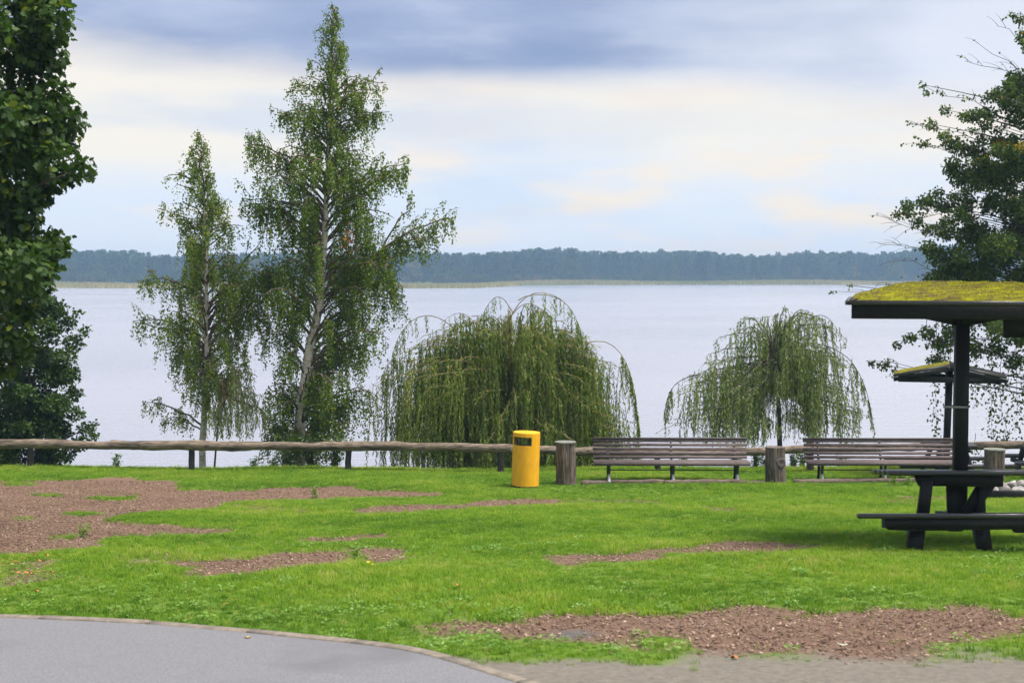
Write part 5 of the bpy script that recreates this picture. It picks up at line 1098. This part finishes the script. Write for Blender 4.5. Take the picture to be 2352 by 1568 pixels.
# ------------------------------------------------------------------ turf, clover, wood chips
rt = np.random.default_rng(91)
def tuft(seed, n, h, sp, w, lean=0.5, seg=3):
    rg_ = np.random.default_rng(seed); mb_ = MB()
    for k in range(n):
        th = rg_.random() * 6.283; r = sp * math.sqrt(rg_.random()); b = np.array([r * math.cos(th), r * math.sin(th), -0.01]); hh = h * rg_.uniform(0.5, 1.1)
        d = rg_.random() * 6.283; ln = lean * rg_.uniform(0.2, 1.2) * hh; sdv = np.array([-math.sin(d), math.cos(d), 0]) * w * rg_.uniform(0.7, 1.3) / 2
        v = []
        for j in range(seg + 1):
            u = j / seg; c = b + np.array([math.cos(d) * ln * u * u, math.sin(d) * ln * u * u, hh * (u - 0.18 * lean * u * u)]); q = sdv * (1 - u ** 1.6)
            v += [c - q, c + q] if j < seg else [c]
        f = [(2 * j, 2 * j + 1, 2 * j + 3, 2 * j + 2) for j in range(seg - 1)] + [(2 * seg - 2, 2 * seg - 1, 2 * seg)]
        mb_.add(v, f)
    return mb_
def scatter(nx, density_near, ymin, ymax, rg_):
    # even over the lawn that the place shows, a little beyond each side
    area = 0; Ys = rg_.uniform(ymin, ymax, nx); half = 0.39 * Ys + 2.2; Xs = rg_.uniform(-1, 1, nx) * half
    keep = rg_.random(nx) < half / half.max(); return Xs[keep], Ys[keep]
tufts = [proto('grass_tuft', tuft(k, 22, 0.055, 0.06, 0.0065, 0.7), M['grass']) for k in range(5)] + [proto('grass_tuft', tuft(20 + k, 16, 0.095, 0.05, 0.007, 0.8), M['grass']) for k in range(2)]
def lawn(name, label, nx, ymin, ymax, hs, seed):
    rg_ = np.random.default_rng(seed); X, Y = scatter(nx, 0, ymin, ymax, rg_)
    Z = gz(X, Y); b, d, w = cover(X + rg_.normal(0, 0.06, len(X)), Y + rg_.normal(0, 0.10, len(X)), Z); ok = (rg_.random(len(X)) > np.clip(b * 1.02, 0, 1)) & (rg_.random(len(X)) > np.clip(d * 1.05 + w * 1.2, 0, 1)) & (Y > np.interp(X, kx, ky) + 0.07)
    ok |= (b > 0.9) & (d < 0.1) & (w < 0.1) & (rg_.random(len(X)) < 0.012)
    X, Y, Z, b = X[ok], Y[ok], Z[ok], b[ok]; n = len(X)
    tint = np.clip(0.47 + 0.34 * wobble(X, Y, 0.7, 4) + 0.30 * wobble(X, Y, 2.6, 11) + rg_.normal(0, 0.14, n), 0.0, 0.97); dry = rg_.random(n) < 0.03; tint[dry] = rg_.uniform(0.9, 1, dry.sum())
    sc_ = hs * rg_.uniform(0.6, 1.35, n) * (1 + 0.4 * wobble(X, Y, 1.6, 6)) * np.where(Y > 33.3, 1.5, 1.0) * (1 - 0.35 * np.clip(b, 0, 1))
    nb1 = cover(X, Y + 0.16, gz(X, Y + 0.16))[0]; nb2 = cover(X, Y + 0.4, gz(X, Y + 0.4))[0]; sc_ = sc_ * (1 - 0.55 * np.clip(np.maximum(nb1, 0.7 * nb2), 0, 1))
    idx = np.where(rg_.random(n) < 0.10, rg_.integers(5, 7, n), rg_.integers(0, 5, n)); tilt = rg_.normal(0, 0.12, (n, 2)); tilt[:, 0] += -0.06
    instancer(name, tufts, np.stack([X, Y, Z], -1), rg_.random(n) * 6.28, sc_, idx, tint, tilt, kind='stuff', label=label, category='grass'); print(name, n)
lawn('lawn_grass', 'short bright green grass on the sloping lawn', 260000, 8.4, 35.4, 0.85, 92)
# clover and broad weeds near the path
cl_p = []
for k in range(4):
    rg_ = np.random.default_rng(400 + k); mb_ = MB(); n = 16; th = rg_.random(n) * 6.283; r = 0.07 * np.sqrt(rg_.random(n))
    add_leaves(mb_, np.stack([r * np.cos(th), r * np.sin(th), rg_.uniform(0.03, 0.065, n)], -1), np.stack([np.cos(th), np.sin(th), rg_.normal(0.1, 0.2, n)], -1), rg_.uniform(0.025, 0.045, n), rg_.uniform(0.02, 0.035, n), T_OVATE, rg_, nrm=np.array([0, 0, 1.0]), nspread=0.3)
    cl_p.append(proto('clover_sprig', mb_, M['clover']))
X, Y = scatter(16000, 0, 8.6, 20, rt); Z = gz(X, Y); b, d, w = cover(X, Y, Z); ok = (b + d + w < 0.3) & (Y > np.interp(X, kx, ky) + 0.1) & (rt.random(len(X)) < np.clip(0.12 + 0.6 * wobble(X, Y, 1.1, 23), 0, 0.5) * np.interp(Y, [8, 12.5, 15, 20], [1, 0.9, 0.3, 0.05]))
X, Y, Z = X[ok], Y[ok], Z[ok]; n = len(X)
instancer('clover', cl_p, np.stack([X, Y, Z], -1), rt.random(n) * 6.28, rt.uniform(0.45, 1.0, n), rt.integers(0, 4, n), rt.random(n), kind='stuff', label='pale clover and small broad weeds scattered in the near lawn', category='clover')
chips = []
for k in range(5):
    rg_ = np.random.default_rng(500 + k); mb_ = MB(); l, w, h = rg_.uniform(0.03, 0.06), rg_.uniform(0.012, 0.024), rg_.uniform(0.004, 0.009)
    mb_.box((0, 0, 0), (l, w, h)); mb_.v[0] = mb_.v[0] * (1 + rg_.normal(0, 0.16, mb_.v[0].shape)); mb_.v[0][:, 2] += 0.15 * mb_.v[0][:, 0] * rg_.normal(0, 1); chips.append(proto('bark_chip', mb_, M['chip']))
X, Y = scatter(420000, 0, 8.6, 31, rt); Z = gz(X, Y); b, d, w = cover(X + rt.normal(0, 0.06, len(X)), Y + rt.normal(0, 0.10, len(X)), Z); ok = (rt.random(len(X)) < b * np.interp(Y, [9, 14, 22, 31], [1, 0.8, 0.6, 0.45])) & (w < 0.4) & (rt.random(len(X)) > d * 0.75); X, Y, Z = X[ok], Y[ok], Z[ok]; n = len(X)
instancer('wood_chips', chips, np.stack([X, Y, Z + rt.uniform(-0.008, 0.012, n)], -1), rt.random(n) * 6.28, rt.uniform(0.25, 0.85, n), rt.integers(0, 5, n), np.clip(rt.normal(0.50, 0.27, n) + 0.18 * wobble(X, Y, 3.0, 19), 0, 1), rt.normal(0, 0.2, (n, 2)), kind='stuff', label='reddish brown bark chips lying in the worn turf patches', category='bark chips'); print('chips', n)

# ------------------------------------------------------------------ fallen leaves
def fallen(x, y, size, m, label, group, seed, dz=0.03):
    rg_ = np.random.default_rng(seed); g = ground(x, y); mb_ = MB(); tm = T_MAPLE if m is not M['fallen_pale'] else T_OVATE; k = tm * np.array([size, size, size * 1.2]); k = k - np.array([size / 2, 0, 0]); th = rg_.random() * 6.28; c, s_ = math.cos(th), math.sin(th)
    k = k @ np.array([[c, -s_, 0], [s_, c, 0], [0, 0, 1]]).T; k[:, 2] += rg_.normal(0, 0.006, len(k)); mb_.add(k, [tuple(range(len(k)))]); o = mb_.build('fallen_leaf', m); o.location = (float(g[0]), float(g[1]), float(g[2]) + dz); o.rotation_euler = (R(-12), rg_.normal(0, 0.15), 0)
    tag(o, label, 'leaf', group)
for i in range(16):
    x, y = [(12, 1295), (28, 1287), (40, 1301), (76, 1285), (92, 1300), (110, 1286), (6, 1308), (24, 1306), (42, 1327), (62, 1328), (80, 1326), (102, 1327), (120, 1327), (86, 1372), (70, 1330), (52, 1294)][i]
    fallen(x, y, 0.055, M['fallen'], 'small red brown fallen leaf on the grass at the left edge', 'red brown fallen leaves at left', i, 0.065)
for i, (x, y, s_, m, lab) in enumerate([(568, 1469, 0.06, 'fallen_yellow', 'small yellow leaf lying on the grey asphalt path'), (1052, 1354, 0.07, 'fallen', 'orange leaf on the lawn below the yellow bin'), (517, 1400, 0.07, 'fallen', 'brown orange leaf in the grass above the path'), (548, 1399, 0.055, 'fallen_pale', 'pale leaf in the grass just above the path'), (1934, 1487, 0.09, 'fallen_pale', 'large pale leaf on the mulch near the bottom right'), (1688, 1514, 0.06, 'fallen', 'red brown leaf on the sandy strip at the bottom'), (29, 1318, 0.09, 'fallen_pink', 'pale pinkish leaf on grass at the far left'), (846, 1300, 0.05, 'fallen_yellow', 'left one of two tiny yellow leaves under the lower mulch patch'), (858, 1304, 0.05, 'fallen_yellow', 'right one of two tiny yellow leaves under the lower mulch patch'), (1620, 1440, 0.05, 'fallen_pale', 'pale leaf on the mulch in the front right patch')]):
    fallen(x, y, s_, M[m], lab, 'scattered fallen leaves', 50 + i, 0.022 if i == 0 else (0.05 if i in (1, 2, 3, 6, 7, 8) else 0.02))

# ------------------------------------------------------------------ the air over the lake
def haze():
    m, nt, out = new_mat('lake_haze'); v = nt.nodes.new('ShaderNodeVolumePrincipled'); v.inputs['Color'].default_value = (0.48, 0.72, 1.0, 1); v.inputs['Density'].default_value = 0.00050; v.inputs['Anisotropy'].default_value = 0.1
    nt.links.new(v.outputs[0], out.inputs['Volume'])
    mb_ = MB(); mb_.box((0, 560, 10.5), (2400, 1240, 31)); o = mb_.build('haze', m, kind='stuff', label='thin bluish air over the lake', category='haze')
haze()
